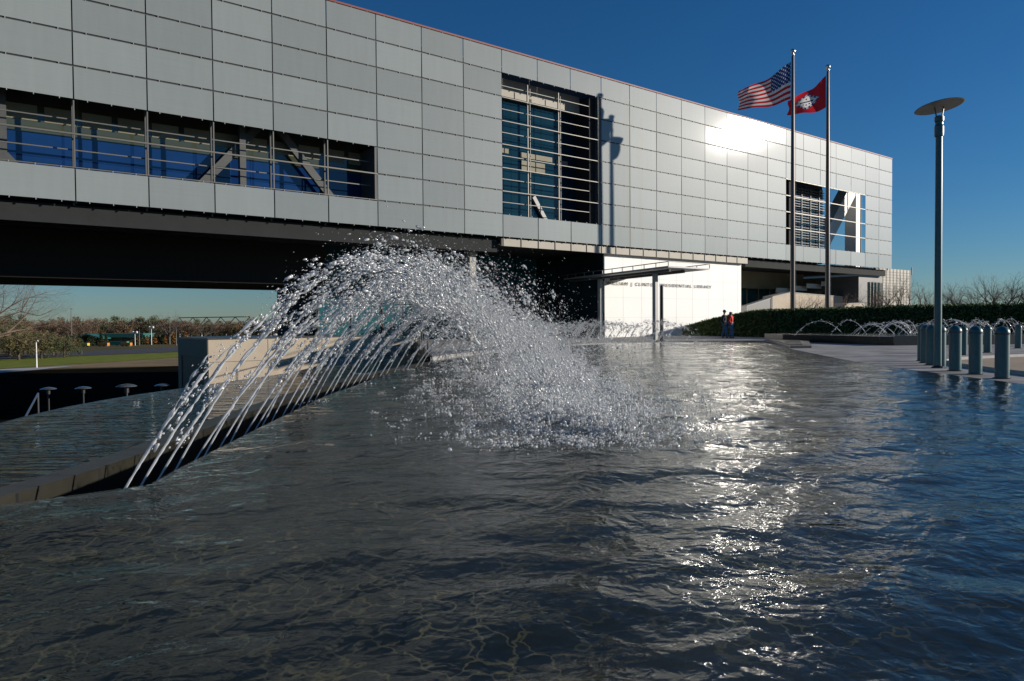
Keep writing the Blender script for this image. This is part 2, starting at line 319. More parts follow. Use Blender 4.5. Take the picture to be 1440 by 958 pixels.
scr = bpy.data.objects.new('glass_screen', me); COL.objects.link(scr); scr.parent = lib
for r in range(9):
    for c in range(CL, CR):
        up, dn = (r > 0 and not is_open(c, r-1)), (r < 8 and not is_open(c, r))
        if up and dn: frames.box((c*W+.0,.012,rowz(r)-.06),((c+1)*W,.07,rowz(r)+.06))
        if up or dn:
            for k in (.18,.5,.82):
                x = (c+k)*W; clips.box((x-.016,-.05,rowz(r)-.034),(x+.016,.01,rowz(r)+.034))
for c in range(CL, CR+1):
    for r in range(8):
        lf, rt = (c > CL and not is_open(c-1, r)), (c < CR and not is_open(c, r))
        if lf and rt: frames.box((c*W-.05,.075,rowz(r+1)),(c*W+.05,.12,rowz(r)))
frames.build('screen_frame', M['gap'], lib); clips.build('panel_clips', M['greysteel'], lib)
mb = MB(); mb.box((CL*W,-.05,ZT+.0),(CR*W+.02,.25,ZT+.10)); mb.build('coping', M['coping'], lib)
# body behind the screen: walls, floor and roof around the rooms seen through the openings
XE = 67.8
mb = MB(); mb.box((CL*W,1.6,ZT-1.4),(XE,14,ZT-.4)); mb.build('roof', M['fascia'], lib)
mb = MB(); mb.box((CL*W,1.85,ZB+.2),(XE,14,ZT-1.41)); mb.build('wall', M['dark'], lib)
mb = MB(); mb.box((XE+.01,1.2,ZT-1.0),(CR*W-.1,14,ZT-.4)); mb.build('porch_roof', M['fascia'], lib)
for c in range(CL, CR+1, 1):
    if c in (9,10): continue
    if 19 < c < 24: continue
    MB().bar((c*W,.45,ZB-.1),(c*W,.45,ZT-.3),.07,.12).build('screen_post', M['fascia'], lib)
# window strip on the left: rows 5 and 6
win = MB(); z7, z5 = rowz(7), rowz(5); z6 = rowz(6)
win.box((CL*W,1.78,z6+.20),(5*W-.1,1.84,z5+1.3)); wo = win.build('window', M['glassolive'], lib); wo['label'] = 'olive upper glazing of the long strip window'
win = MB(); win.box((CL*W,1.765,z7-.4),(5*W-.1,1.83,z6+.19)); wb = win.build('window', M['glassblue'], lib); wb['label'] = 'blue lower glazing of the long strip window'
mb = MB()
for c in range(CL, 6): mb.bar((c*W,.03,z7+.02),(c*W,.03,z5-.02),.055,.08)
mb.box((CL*W,-.03,z6-.03),(5*W,.05,z6+.04)); mb.box((CL*W,-.02,z7+.01),(5*W,.04,z7+.05))
for z in (z6+.75, z6-.62): mb.box((CL*W,.5,z-.025),(5*W,.55,z+.025))
mb.build('rail', M['railsteel'], wo)
mb = MB()
for k in range(-6, 1):
    x = 9.3+k*15.2
    MB().bar((x-4.6,1.3,z7-1.2),(x+.1,1.3,z5+1.1),.42,.25).build('truss_brace', M['trussgrey'], lib); MB().bar((x+.1,1.3,z5+1.1),(x+4.8,1.3,z7-1.2),.42,.24).build('truss_brace', M['trussgrey'], lib)
for x in (-2.6,7.9,-18,-10.3):
    MB().bar((x,1.2,z7-.6),(x,1.2,z5+.3),.32,.3).build('truss_post', M['trussgrey'], lib)
mb = MB()
for c in range(CL*2, 10):
    x = c*W/2+.6
    mb.box((x,1.76,z6+.75),(x+1.25,1.775,z6+1.45))
mb.build('blinds', M['interior'], wo)
mb = MB(); mb.box((5*W-.16,.0,z7),(5*W-.02,1.7,z5)); mb.build('jamb', M['fascia'], wo)
# tall window: columns 8 to 11, rows 1 to 6
xa, xb = 8*W, 11*W; z1, z7 = rowz(1), rowz(7)
wt = MB().box((xa-.3,1.76,z7-.3),(xb,1.83,z1-1.0)).build('window', M['glassteal'], lib); wt['label'] = 'tall dark blue window behind steel rails'
MB().box((xa-.3,1.30,z1-.98),(xb-.9,1.75,z1+.2)).build('blind_box', M['beigestrip'], wt)
MB().box((xb-.9,.3,z7-.1),(xb-.35,1.75,z1)).build('jamb', M['dark'], wt)
MB().box((xb-.33,-.02,z7),(xb-.03,.35,z1)).build('post', M['fascia'], wt)
mb = MB()
for k in range(6):
    z = z1-(k+.45)*H
    mb.box((xa,.3,z-.02),(xb-.1,.34,z+.02))
for k in range(6): mb.box((xa,-.03,rowz(k+1)-.05),(xb-.3,.05,rowz(k+1)-.0)) if k else None
for x in (xa+2.35, xa+5.15): mb.bar((x,.2,z7),(x,.2,z1-.3),.07,.1)
for x in (xa+3.0, xa+5.8): mb.bar((x,.7,z7),(x,.7,z1-.3),.035)
mb.build('rail', M['railsteel'], wt)
mb = MB(); zm = rowz(4)+.05
mb.box((xa,1.70,zm-.15),(xa+1.9,1.755,zm+.2)); mb.box((xa+2.9,1.70,zm-.25),(xa+5.9,1.755,zm+.1)); mb.box((xa+6.3,1.7,zm-.3),(xa+7.4,1.755,zm+.0)); mb.box((xa+3,1.7,zm-1.2),(xa+5.2,1.755,zm-.45)); mb.box((xa,1.7,zm-.9),(xa+.9,1.755,zm-.4))
mb.build('floor_edge', M['interior'], wt)
MB().bar((xa+4.0,1.62,rowz(6)+.2),(xa+5.4,1.62,z7-.2),.3,.2).build('brace', M['greysteel'], wt)
# porch opening: columns 19 to 24, rows 3 to 6
xa, xb = 19*W, 24*W; z3, z7 = rowz(3), rowz(7)
wp = MB().box((xa-.5,1.76,z7-.3),(XE-.05,1.83,z3+.2)).build('window', M['glassdark'], lib); wp['label'] = 'dark louvred glazing beside the open porch'
MB().box((xa+.9,.2,z7),(xa+1.9,1.7,z3)).build('jamb', M['dark'], wp)
mb = MB()
for k in range(24):
    z = z7+(k+.3)*(z3-z7)/24; mb.box((xa+2,1.60,z),(XE,1.70,z+.05))
for k in range(5): mb.box((xa+2.1+k*1.65,1.52,z7),(xa+2.2+k*1.65,1.59,z3))
mb.build('louvres', M['fascia'], wp)
mb = MB()
for k in range(4): mb.box((xa,-.03,rowz(k+3)-.05),(xb,.05,rowz(k+3)+.03))
mb.build('rail', M['railsteel'], wp)
MB().box((77.2,3,ZB+.1),(78.5,4.3,ZT-1.02)).build('column', M['whitepaint'], lib)
MB().bar((69.6,3.65,8.2),(77.3,3.65,16.4),1.5,1.2).build('brace', M['whitepaint'], lib)
MB().box((XE,1.0,ZB-.3),(CR*W-.1,14,ZB+.1)).build('porch_floor', M['fascia'], lib)
# fascia and underside
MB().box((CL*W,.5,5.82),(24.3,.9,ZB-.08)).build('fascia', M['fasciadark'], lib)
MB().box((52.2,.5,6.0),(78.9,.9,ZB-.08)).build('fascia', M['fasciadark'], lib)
MB().box((24.4,.12,6.22),(52.0,.30,ZB-.06)).build('strip', M['beigestrip'], lib)
mb = MB()
for k in range(18): mb.box((24.5+k*1.524,.08,6.21),(24.53+k*1.524,.115,ZB+.1))
mb.build('strip_fins', M['fascia'], lib)
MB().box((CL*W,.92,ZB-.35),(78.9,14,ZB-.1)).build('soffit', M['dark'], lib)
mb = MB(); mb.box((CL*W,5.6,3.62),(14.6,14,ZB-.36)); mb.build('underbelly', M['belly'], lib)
mb = MB()
for y in (1.9, 3.1, 4.2): mb.box((CL*W,y,ZB-.75),(22,y+.3,ZB-.36))
mb.build('beam', M['black'], lib)
# lobby under the building
MB().box((15,8,0),(34.1,8.1,6.38)).build('lobby_glass', M['lobbyglass'], lib)
mb = MB()
for x in np.arange(15,34.3,2.4): mb.box((x,7.9,0),(x+.08,7.99,6.1))
for z in (2.6,5.2): mb.box((15,7.89,z),(34.2,7.98,z+.07))
mb.build('mullions', M['black'], lib)
MB().box((34.31,.55,0),(51.65,12,6.39)).build('white_wall', M['white'], lib)
MB().box((34.16,.45,0),(34.30,12,6.37)).build('side_wall', M['glassdark'], lib)
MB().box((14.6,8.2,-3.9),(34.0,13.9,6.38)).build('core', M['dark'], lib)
for px in (667,):
    p = PY(px, 438, 1.2); MB().box((p.x-.25,1.3,-.0),(p.x+.25,1.8,6.1)).build('pillar', M['beigestrip'], lib)
mb = MB()
for x in np.arange(36.4,51.6,2.1): mb.box((x,.545,0),(x+.008,.549,6.38))
for z in (1.5,3.0,4.5): mb.box((34.32,.544,z),(51.64,.5485,z+.008))
mb.build('wall_joints', M['path'], lib)
tcu = bpy.data.curves.new('lettering', 'FONT'); tcu.body = 'WILLIAM J CLINTON PRESIDENTIAL LIBRARY'; tcu.size = .36; tcu.extrude = .012; tcu.space_character = 1.45; tcu.space_word = 1.3; tcu.offset = 0.0
to = bpy.data.objects.new('tmp', tcu); COL.objects.link(to); bpy.context.view_layer.update()
tm = bpy.data.meshes.new_from_object(to.evaluated_get(bpy.context.evaluated_depsgraph_get())); bpy.data.objects.remove(to)
xs = [v.co.x for v in tm.vertices]; wdt = max(xs)-min(xs)
tm.transform(Matrix.Translation((34.55,.50,3.94)) @ Matrix.Rotation(R(90),4,'X') @ Matrix.Diagonal((12.75/wdt,1,1,1)))
tm.materials.clear(); tm.materials.append(M['text']); lo = bpy.data.objects.new('lettering', tm); COL.objects.link(lo); lo.parent = lib
# east recess
MB().box((51.8,9,0),(74,9.1,6.38)).build('lobby_glass', M['lobbyglass'], lib)
mb = MB()
for x in np.arange(51.8,74,2.2): mb.box((x,8.9,0),(x+.08,8.99,6.1))
mb.box((51.8,8.88,2.7),(74,8.98,2.9)); mb.build('mullions', M['interior'], lib)
MB().box((51.8,7.5,4.6),(74,8.8,ZB-.36)).build('ceiling_drop', M['interior'], lib)
xw = PY(1205,400,1.2).x
MB().box((xw,1.0,0),(CR*W-.1,13.5,5.9)).build('east_block', M['fascia'], lib)
mb = MB(); a_ = PY(1221,400,.95).x
MB().box((a_,.93,2.0),(CR*W-.5,.985,5.3)).build('window', M['glassdark'], lib)
for k in range(7): mb.box((a_+.25+k*.75,.86,2.0),(a_+.33+k*.75,.925,5.3))
mb.build('fins', M['railsteel'], lib)
mb = MB()
for k in range(4): mb.bar((66+k*2,6.0-k*.6,4.4+k*.25),(69+k*2,6.0-k*.6,4.4+k*.25),.5,.1)
mb.build('stair_edge', M['whitepaint'], lib)
# further wing
p0 = PZ(1236,438,112); p1 = PZ(1288,438,118)
arc = empty('archive_building', (p0.x,p0.y,0), 'far plain beige ribbed wing at the right end of the library', 'building')
mb = MB(); mb.box((0,0,-.5),(p1.x-p0.x,30,8.9)); mb.build('wall', M['beigestrip'], arc)
mb = MB()
for z in np.arange(.4,8.8,.42): mb.box((-.04,-.05,z),(p1.x-p0.x+.04,-.01,z+.05))
for k in range(10): mb.box((k*(p1.x-p0.x)/9.3,-.1,-.4),(k*(p1.x-p0.x)/9.3+.06,-.055,8.9))
mb.build('ribs', M['fascia'], arc)
MB().bar((p1.x-p0.x+.3,0,8.2),(p1.x-p0.x+.3,0,9.4),.12).build('camera_post', M['black'], arc)
# terrace walls and planters beyond the hedge
def terrace(name, label, pts, m, y0, dep, cat='wall', grp=None):
    a = [PY(px,py,y0) for px,py in pts]; o = empty(name, (a[0].x,y0,0), label, cat, grp)
    vs = [(p.x-a[0].x,0,p.z) for p in a]+[(p.x-a[0].x,dep,p.z) for p in a]; n = len(a)
    MB().add(vs,[tuple(range(n)),tuple(range(2*n-1,n-1,-1))]+[(i,(i+1)%n,n+(i+1)%n,n+i) for i in range(n)]).build('block', m, o, fix=True)
    cap = MB(); 
    for i in range(n-1):
        if a[i].z > .6 and a[i+1].z > .6: cap.bar((a[i].x-a[0].x,dep/2,a[i].z+.04),(a[i+1].x-a[0].x,dep/2,a[i+1].z+.04),.08,dep+.08)
    cap.build('coping', M['path'], o)
    return o
terrace('terrace_wall','long beige terrace wall behind the hedge under the library',[(1086,458),(1086,418),(1112,412),(1186,418),(1186,458)],M['beige'],2.6,1.0)
terrace('ramp_wall','low dark sloping ramp wall left of the beige terrace wall',[(1050,458),(1050,431),(1084,420),(1084,458)],M['fascia'],2.2,.5)
terrace('planter','white sloped stone block right of the second flagpole',[(1166,460),(1190,428),(1212,427),(1219,437),(1219,460)],M['beige'],-6,1.0,'planter')
terrace('planter','small white sloped stone block behind the hedge by the bare trees',[(1270,460),(1283,432),(1297,432),(1302,437),(1302,460)],M['beige'],-6,1.0,'planter')
terrace('planter','tiny pale stone block behind the hedge right of the lamp post',[(1354,460),(1356,434),(1367,434),(1369,460)],M['beige'],-6,1.0,'planter')
ur = None
for px, lb in ((1137,'left one of the two small dark urns on the terrace between the flagpoles'),(1149,'right one of the two small dark urns on the terrace between the flagpoles')):
    p = PY(px,436,-5.2)
    if ur is None:
        ur = empty('urn', (p.x,p.y,0), lb, 'urn', 'urns on the terrace'); MB().lathe([(.25,0),(.25,1.1),(.30,1.15)],n=14).build('plinth', M['fascia'], ur)
        MB().lathe([(.18,1.15),(.15,1.3),(.42,1.7),(.55,2.05),(.50,2.05)],n=18).build('bowl', M['black'], ur, smooth=True)
    else:
        u2 = copy_tree(ur); u2.location = (p.x,p.y,0); u2['label'] = lb
# ------------------------------------------------------------------ entrance canopy
n0 = PZ(940,376,46); zc = 4.50
dirc = Vector((math.sin(R(15.2)), math.cos(R(15.2)), 0)); n1 = PZ(998,380,48.5); side = Vector((n1.x-n0.x, n1.y-n0.y, 0))
cn = empty('entrance_canopy', (n0.x,n0.y,0), 'long flat grey steel entrance canopy on slim posts before the white wall', 'canopy')
o0 = Vector((0,0,0)); Lc = 31
def cp(s, t, z): v = o0+dirc*s+side*t; return (v.x,v.y,z)
mb = MB(); q = [cp(0,0,0),cp(Lc,0,0),cp(Lc,1,0),cp(0,1,0)]
mb.prism([(a[0],a[1]) for a in q], zc, zc+.10); mb.build('deck', M['greysteel'], cn, fix=True)
mb = MB(); mb.bar(cp(.1,.06,zc-.16),cp(Lc,.06,zc-.16),.15,.16); mb.bar(cp(.6,.5,zc-.14),cp(Lc,.5,zc-.14),.15,.2); mb.build('beam', M['fascia'], cn)
mb = MB()
for t in (0,1): mb.bar(cp(0,t,zc+.36),cp(Lc,t,zc+.36),.05)
mb.bar(cp(0,0,zc+.36),cp(0,1,zc+.36),.05)
for k in range(20):
    for t in (0,1): mb.bar(cp(k*1.33,t,zc+.10),cp(k*1.33,t,zc+.36),.05)
mb.build('edge_frame', M['railsteel'], cn)
for s_, px in ((2.0,922),(9.0,838),(16.2,767),(23,700),(29,660)):
    q = cp(s_,.12,0); MB().bar((q[0],q[1],0),(q[0],q[1],zc-.24),.26).build('post', M['greysteel'], cn)
p = PZ(930.5,462,44); ps = empty('slim_post', (p.x,p.y,0), 'slim black post standing just right of the front canopy post', 'post')
MB().lathe([(.11,0),(.10,3.2),(.02,3.35)],n=12).build('shaft', M['black'], ps); MB().lathe([(.2,0),(.2,.06),(.12,.1)],n=12).build('base', M['black'], ps)
# ------------------------------------------------------------------ terrain and plaza
ZG = -4.0
sheet('ground', [(-2500,-2500),(2500,-2500),(2500,2500),(-2500,2500)], ZG, M['ground'])
def gp(*pts): return [G(a,b,ZG) for a,b in pts]
sheet('lawn', gp((-260,538),(-260,512),(0,506),(250,495.6),(460,489),(460,498),(250,503),(0,519)), ZG+.03, M['grass'])
sheet('bare_earth', gp((0,519.3),(250,503.2),(460,498.2),(460,507),(250,515),(60,519)), ZG+.03, M['earth'])
sheet('road', gp((-260,511.5),(-260,504),(0,500),(250,488.5),(520,481),(520,486),(250,495),(0,505.5)), ZG+.04, M['asphalt'])
sheet('path', gp((-260,545),(-260,539),(0,520),(60,517.4),(110,514.8),(60,520),(0,525)), ZG+.06, M['path'])
sheet('lower_yard', gp((-260,560),(0,525.4),(60,520.3),(250,515.2),(520,508),(560,640),(-600,960),(-900,700)), ZG+.02, M['lot'])  # dark sheet laid out to the shadow edge, shade painted on the ground
# pool outline in plan (X right, Z ahead)
XLp = [(-6,-13),(1,-10),(3,-8),(4.7,-6),(6.1,-4.2),(6.9,-3.25),(7.3,-3.40),(13.6,-3.55),(15.7,-3.42),(18.4,-3.25),(20.7,-2.9),(24,-2.1),(27.5,-1.0),(31.2,.55),(34,2.4),(36.6,4.6),(38.6,7.6),(39.6,10.6),(39.95,13.0)]
XRp = [(-6,17),(1,14),(10,12.2),(16.3,11.35),(20.5,11.0),(24,11.05),(28,11.5),(32.4,12.1),(36,12.8),(39.95,13.3)]
def interp(T, z): return float(np.interp(z, [a for a,b in T], [b for a,b in T]))
def pooledge(off=0):      # polyline of the left side, offset outward
    P = [Vector((x,z)) for z,x in XLp]; out = []
    for i,p in enumerate(P):
        t = (P[min(i+1,len(P)-1)]-P[max(i-1,0)]).normalized(); nrm = Vector((-t.y,t.x)); out.append(p+nrm*off)
    return out
def smooth_poly(P, k=6):
    out = []
    for i in range(len(P)-1):
        p0,p1,p2,p3 = P[max(i-1,0)],P[i],P[i+1],P[min(i+2,len(P)-1)]
        for j in range(k):
            t = j/k; out.append(.5*((2*p1)+(-p0+p2)*t+(2*p0-5*p1+4*p2-p3)*t*t+(-p0+3*p1-3*p2+p3)*t**3))
    out.append(P[-1]); return out
RIM = smooth_poly([Vector(a) for a in ((-13,-6),(-8.3,2.0),(-6.3,4.3),(-5.2,6.2),(-4.72,8.4),(-4.66,11),(-4.62,13.5),(-4.35,17.8),(-3.75,21.5),(-2.55,26),(-.45,31),(3.7,36.7),(7.2,39.2),(10.6,40.3),(13.2,40.7))], 6)
def offs(P, o):
    r = []
    for i,p in enumerate(P):
        t = (P[min(i+1,len(P)-1)]-P[max(i-1,0)]).normalized(); r.append(p+Vector((-t.y,t.x))*o)
    return r
RIMO = offs(RIM, .34)
# right edge of the pool, then the far rim, then the plaza
far = [p for p in RIMO if p.y > 25.5]
low0 = far[0]
plz = [C(x,z) for z,x in XRp[:-1]]+[C(13.75,39.6)]+[C(p.x,p.y) for p in reversed(far)]+[Vector((20.5,4.9,0)),Vector((20.5,14,0)),CW(-5,160),CW(300,160),CW(300,-60),CW(16,-60)]
sheet('plaza', plz, 0.0, M['paving'], depth=5.6)
# kerbed road area by the bollards
rd = [C(13.2,14.5),C(13.0,17),C(12.95,19.5),C(13.1,21.5),C(13.5,23),C(14.4,24.3),C(16,25.2),C(18.5,26.5),C(23,29.2),C(60,50),C(90,14)]
sheet('road', rd, .005, M['roadtan'])
mb = MB()
for i in range(len(rd)-3): mb.bar(rd[i]+Vector((0,0,.004)), rd[i+1]+Vector((0,0,.004)), .16, .02)
k_ = mb.build('kerb', M['path']); k_['kind'] = 'structure'
# strip: a rim along a polyline
def strip(P, Q, z0, z1, mt, name, ms, parent=None, zq=None):
    v = []; f = []
    for a,b in zip(P,Q):
        v += [C(a.x,a.y,z0),C(a.x,a.y,z1),C(b.x,b.y,z1 if zq is None else zq),C(b.x,b.y,z0)]
    for i in range(len(P)-1):
        b = i*4; f += [(b,b+4,b+5,b+1),(b+1,b+5,b+6,b+2),(b+2,b+6,b+7,b+3)]
    m_ = MB(); m_.add(v,f); m_.mi = [0,1,0]*(len(P)-1)
    o = m_.build(name, [mt, ms], parent, fix=True); return o
fn = empty('fountain_pool_wall', C(-4,12,0), 'curved dark granite channel wall edging the big pool below the jets', 'wall')
def reparent(o, p):
    bpy.context.view_layer.update(); o.parent = p; o.matrix_parent_inverse = p.matrix_world.inverted()
rim = strip(RIM, RIMO, -1.3, -.15, M['granitewall'], 'rim', M['granitetop']); reparent(rim, fn)
IN = smooth_poly([Vector((x,z)) for z,x in XLp[5:]], 4); IN = [Vector((XLp[0][1],XLp[0][0]))]+[Vector((x,z)) for z,x in XLp[1:5]]+IN
inner = strip(offs(IN,.005), offs(IN,-.13), -1.3, -.012, M['granitedark'], 'weir_edge', M['granitedark']); reparent(inner, fn)
v = []; f = []
nn = 60
def resample(P, n):
    d = [0]
    for i in range(1,len(P)): d.append(d[-1]+(P[i]-P[i-1]).length)
    return [Vector((float(np.interp(t,d,[p.x for p in P])), float(np.interp(t,d,[p.y for p in P])))) for t in np.linspace(0,d[-1],n)]
A_, B_ = resample(IN,nn), resample(RIM,nn)
for a,b in zip(A_,B_): v += [C(a.x,a.y,-.95),C(b.x,b.y,-.95)]
for i in range(nn-1): f.append((2*i,2*i+1,2*i+3,2*i+2))
ch = MB().add(v,f).build('channel_floor', M['granitedark'], None); reparent(ch, fn)
wl = MB()
for p in RIM[::3]:                       # joints in the channel wall
    wl.bar(C(p.x+.004,p.y,-1.0),C(p.x+.004,p.y,-.16),.018,.012)
jt = wl.build('joints', M['black'], None); reparent(jt, fn)
# far right granite slab by the pool head
sl = empty('pool_end_slab', C(12.6,34,0), 'low dark granite slab at the far right corner of the big pool', 'slab')
m_ = MB().prism([C(13.75,39.6),C(12.15,32.3),C(13.2,32.6),C(15.6,38.9)], .006, .10); o = m_.build('slab', M['granitetop'], None, fix=True); reparent(o, sl)
m_ = MB().prism([C(13.65,39.0),C(12.4,32.9),C(13.0,33.1),C(15.0,38.6)], .103, .13); o = m_.build('top', M['granitewall'], None, fix=True); reparent(o, sl)

# water of the main pool as a waved sheet
def wave(X, Z):
    h = 0*X
    src = [(1.6,10.8,.0055,4.2),(1.8,12.8,.0045,5.0),(2.2,15.5,.005,3.1),(-1,9,.003,6.3),(3.2,20,.006,2.3)]
    for sx,sz,a,k in src:
        r = np.sqrt((X-sx)**2+(Z-sz)**2); h = h+a*np.sin(k*r+2*np.sin(.7*X+.4*sz)+1.3*np.sin(.9*Z+sx))*np.exp(-r/14)
    for i in range(14):
        th = 1.9+.5*np.sin(i*2.3); k = 2.2+i*.75; a = .0052/(1+i*.30)
        h = h+a*np.sin(k*(X*np.cos(th)+Z*np.sin(th))+i*1.7+1.2*np.sin(.5*X*(1+.1*i)-.35*Z+i))
    return h*1.3
zs = [-6.0]; 
while zs[-1] < 39.95: zs.append(zs[-1]+ (.045 if 2 < zs[-1] < 15 else .09 if zs[-1] < 25 else .14 if zs[-1] > 20 else .3))
zs[-1] = 39.95; NU = 330
L0 = np.array([np.interp(z,[p.y for p in IN],[p.x for p in IN]) for z in zs]); R0 = np.array([interp(XRp,z) for z in zs]); R0 = np.maximum(R0, L0+.05)
U = np.linspace(0,1,NU); XX = L0[:,None]+(R0-L0)[:,None]*U[None,:]; ZZ = np.repeat(np.array(zs)[:,None],NU,1)
edge = np.minimum(1, np.minimum(U,1-U)*16)[None,:]
HH = wave(XX,ZZ)*edge*np.minimum(1,(39.95-ZZ)/2)
V3 = np.stack([*CN(XX,ZZ), HH], -1).reshape(-1,3)
nr = len(zs); idx = np.arange(nr*NU).reshape(nr,NU)
FQ = np.stack([idx[:-1,:-1],idx[:-1,1:],idx[1:,1:],idx[1:,:-1]],-1).reshape(-1,4)
def npmesh(name, V, Fq, m, parent=None, smooth=True, k=4):
    me = bpy.data.meshes.new(name); me.vertices.add(len(V)); me.vertices.foreach_set('co', V.astype(np.float32).ravel())
    me.loops.add(len(Fq)*k); me.loops.foreach_set('vertex_index', Fq.astype(np.int32).ravel())
    me.polygons.add(len(Fq)); me.polygons.foreach_set('loop_start', np.arange(0,len(Fq)*k,k,dtype=np.int32)); me.polygons.foreach_set('loop_total', np.full(len(Fq),k,dtype=np.int32))
    if smooth: me.polygons.foreach_set('use_smooth', np.ones(len(Fq),bool))
    me.update(calc_edges=True); me.validate(); me.materials.append(m); o = bpy.data.objects.new(name, me); COL.objects.link(o); o.parent = parent; return o
wo_ = npmesh('water', V3, FQ, M['water']); wo_['kind'] = 'structure'
pf = [C(x,z) for z,x in XRp]+[C(p.x,p.y) for p in reversed(IN)]
fl = sheet('pool_floor', pf, -.24, M['granite'])
# lower pool on the left of the rim
ZL = -.70
LOO = [G(x,y,ZL) for x,y in ((-900,900),(-400,690),(-150,628),(-60,606),(0,592),(50,579),(100,568),(150,559),(200,551),(267,542),(330,533),(390,525),(450,516),(520,507),(580,501))]
lw_ = LOO+[C(-4.9,44),C(-3.4,35),C(-2.95,25.6)]+[C(p.x,p.y) for p in reversed(RIMO) if p.y < 25.4]
def rs3(P, n):
    d = [0]
    for i in range(1,len(P)): d.append(d[-1]+(P[i]-P[i-1]).length)
    tt = np.linspace(0,d[-1],n); return np.stack([np.interp(tt,d,[p[k] for p in P]) for k in (0,1)],-1)
no_, nt_ = 160, 46
Oa = rs3(LOO, no_); Ia = rs3([C(p.x,p.y) for p in RIMO if p.y < 25.4]+[C(-2.95,25.6),C(-3.4,35),C(-4.9,44)], no_)
tt_ = np.linspace(0,1,nt_)**1.6; G3 = Oa[:,None,:]*(1-tt_)[None,:,None]+Ia[:,None,:]*tt_[None,:,None]
dd_ = np.linalg.norm(G3-Oa[:,None,:],axis=2); zz_ = ZL-.07*np.exp(-(dd_/3.0)**1.6)
ix = np.arange(no_*nt_).reshape(no_,nt_); qf = np.stack([ix[:-1,:-1],ix[:-1,1:],ix[1:,1:],ix[1:,:-1]],-1).reshape(-1,4)[:,::-1]
o = npmesh('water', np.concatenate([G3, zz_[:,:,None]],-1).reshape(-1,3), qf, M['waterlow']); o['kind'] = 'structure'
o2 = sheet('pool_floor', lw_, ZL-.35, M['blackfloor'])
ww = empty('lower_pool_wall', LOO[8], 'dark curved outer wall of the lower overflow pool at the left', 'wall')
LO2 = []
for i,p in enumerate(LOO):
    t = (LOO[min(i+1,len(LOO)-1)]-LOO[max(i-1,0)]).normalized(); LO2.append(p+Vector((-t.y,t.x,0))*.12)
m_ = MB(); m_.add([(q.x,q.y,z_) for p,r_ in zip(LOO,LO2) for q,z_ in ((p,ZG),(p,ZL-.073),(r_,ZL-.073),(r_,ZG))],
    [f_ for i in range(len(LOO)-1) for f_ in ((4*i,4*i+4,4*i+5,4*i+1),(4*i+1,4*i+5,4*i+6,4*i+2),(4*i+2,4*i+6,4*i+7,4*i+3))])
o = m_.build('edge', M['granitedark'], None, fix=True); reparent(o, ww)

# ------------------------------------------------------------------ beige pavilion block at the left
pb = empty('stone_pavilion', (7.1,4.9,.35), 'low beige stone block with a dark doorway beyond the lower pool', 'building')
MB().box((.0,0,ZG-.4),(13.4,6,0)).build('wall', M['beige'], pb)
MB().box((-.05,-.05,.003),(13.45,6.05,.09)).build('roof', M['granitetop'], pb)
MB().box((-.02,1.0,ZG+.3),(-.005,5.2,-1.0)).build('door', M['black'], pb)
MB().box((-.06,.0,-1.0),(-.021,6,-.02)).build('lintel', M['fascia'], pb); MB().box((-.06,5.25,ZG+.1),(-.021,6,-1.01)).build('jamb', M['fascia'], pb)
mb = MB()
for x in (3.4,6.8,10.2): mb.box((x,-.008,ZG),(x+.025,-.003,-.05))
for z in (-1.3,-2.6,-3.9): mb.box((0.05,-.008,z),(13.35,-.003,z+.025))
mb.build('joints', M['fascia'], pb)
mb = MB(); rw = empty('retaining_wall', C(-6,45,0), 'dark retaining wall between the lower pool and the plaza', 'wall')
a, b = C(-6.85,50.1), C(low0.x-.1, low0.y)
o = MB().bar((a.x,a.y,-2.6),(b.x,b.y,-2.6),5.3,.3).build('wall', M['granitewall'], None); 
vs = [a,b]; dd = (b-a).normalized(); nn_ = Vector((-dd.y,dd.x,0))*.15
bpy.data.objects.remove(o)
o = MB().prism([(a-nn_),(b-nn_),(b+nn_),(a+nn_)], ZG, .02).build('wall', M['granitewall'], None, fix=True); reparent(o, rw)
rl = MB()
for t in np.linspace(0,1,14): q = a.lerp(b,t); rl.bar((q.x,q.y,.02),(q.x,q.y,.95),.04)
rl.bar((a.x,a.y,.95),(b.x,b.y,.95),.05); o = rl.build('railing', M['black'], None); reparent(o, rw)

# ------------------------------------------------------------------ water drops
phi = (1+5**.5)/2
ICO = np.array([(-1,phi,0),(1,phi,0),(-1,-phi,0),(1,-phi,0),(0,-1,phi),(0,1,phi),(0,-1,-phi),(0,1,-phi),(phi,0,-1),(phi,0,1),(-phi,0,-1),(-phi,0,1)])/math.sqrt(1+phi*phi)
ICF = np.array([(0,11,5),(0,5,1),(0,1,7),(0,7,10),(0,10,11),(1,5,9),(5,11,4),(11,10,2),(10,7,6),(7,1,8),(3,9,4),(3,4,2),(3,2,6),(3,6,8),(3,8,9),(4,9,5),(2,4,11),(6,2,10),(8,6,7),(9,8,1)])
def drops(Pc, rad, vel=None, st=1.0):
    n = len(Pc); jit = 1+RNG.normal(0,.33,(n,12,1)); V = ICO[None]*rad[:,None,None]*jit
    if vel is not None:
        d = vel/np.linalg.norm(vel,axis=1,keepdims=True); al = np.einsum('nij,nj->ni', V, d)[:,:,None]
        V = V+al*d[:,None,:]*(st if np.isscalar(st) else st[:,None,None])
    V = V+Pc[:,None,:]; Fx = ICF[None]+(np.arange(n)*12)[:,None,None]
    return V.reshape(-1,3), Fx.reshape(-1,3)
OCT = np.array([(1,0,0),(-1,0,0),(0,1,0),(0,-1,0),(0,0,1),(0,0,-1)],float); OCF = np.array([(0,2,4),(2,1,4),(1,3,4),(3,0,4),(2,0,5),(1,2,5),(3,1,5),(0,3,5)])
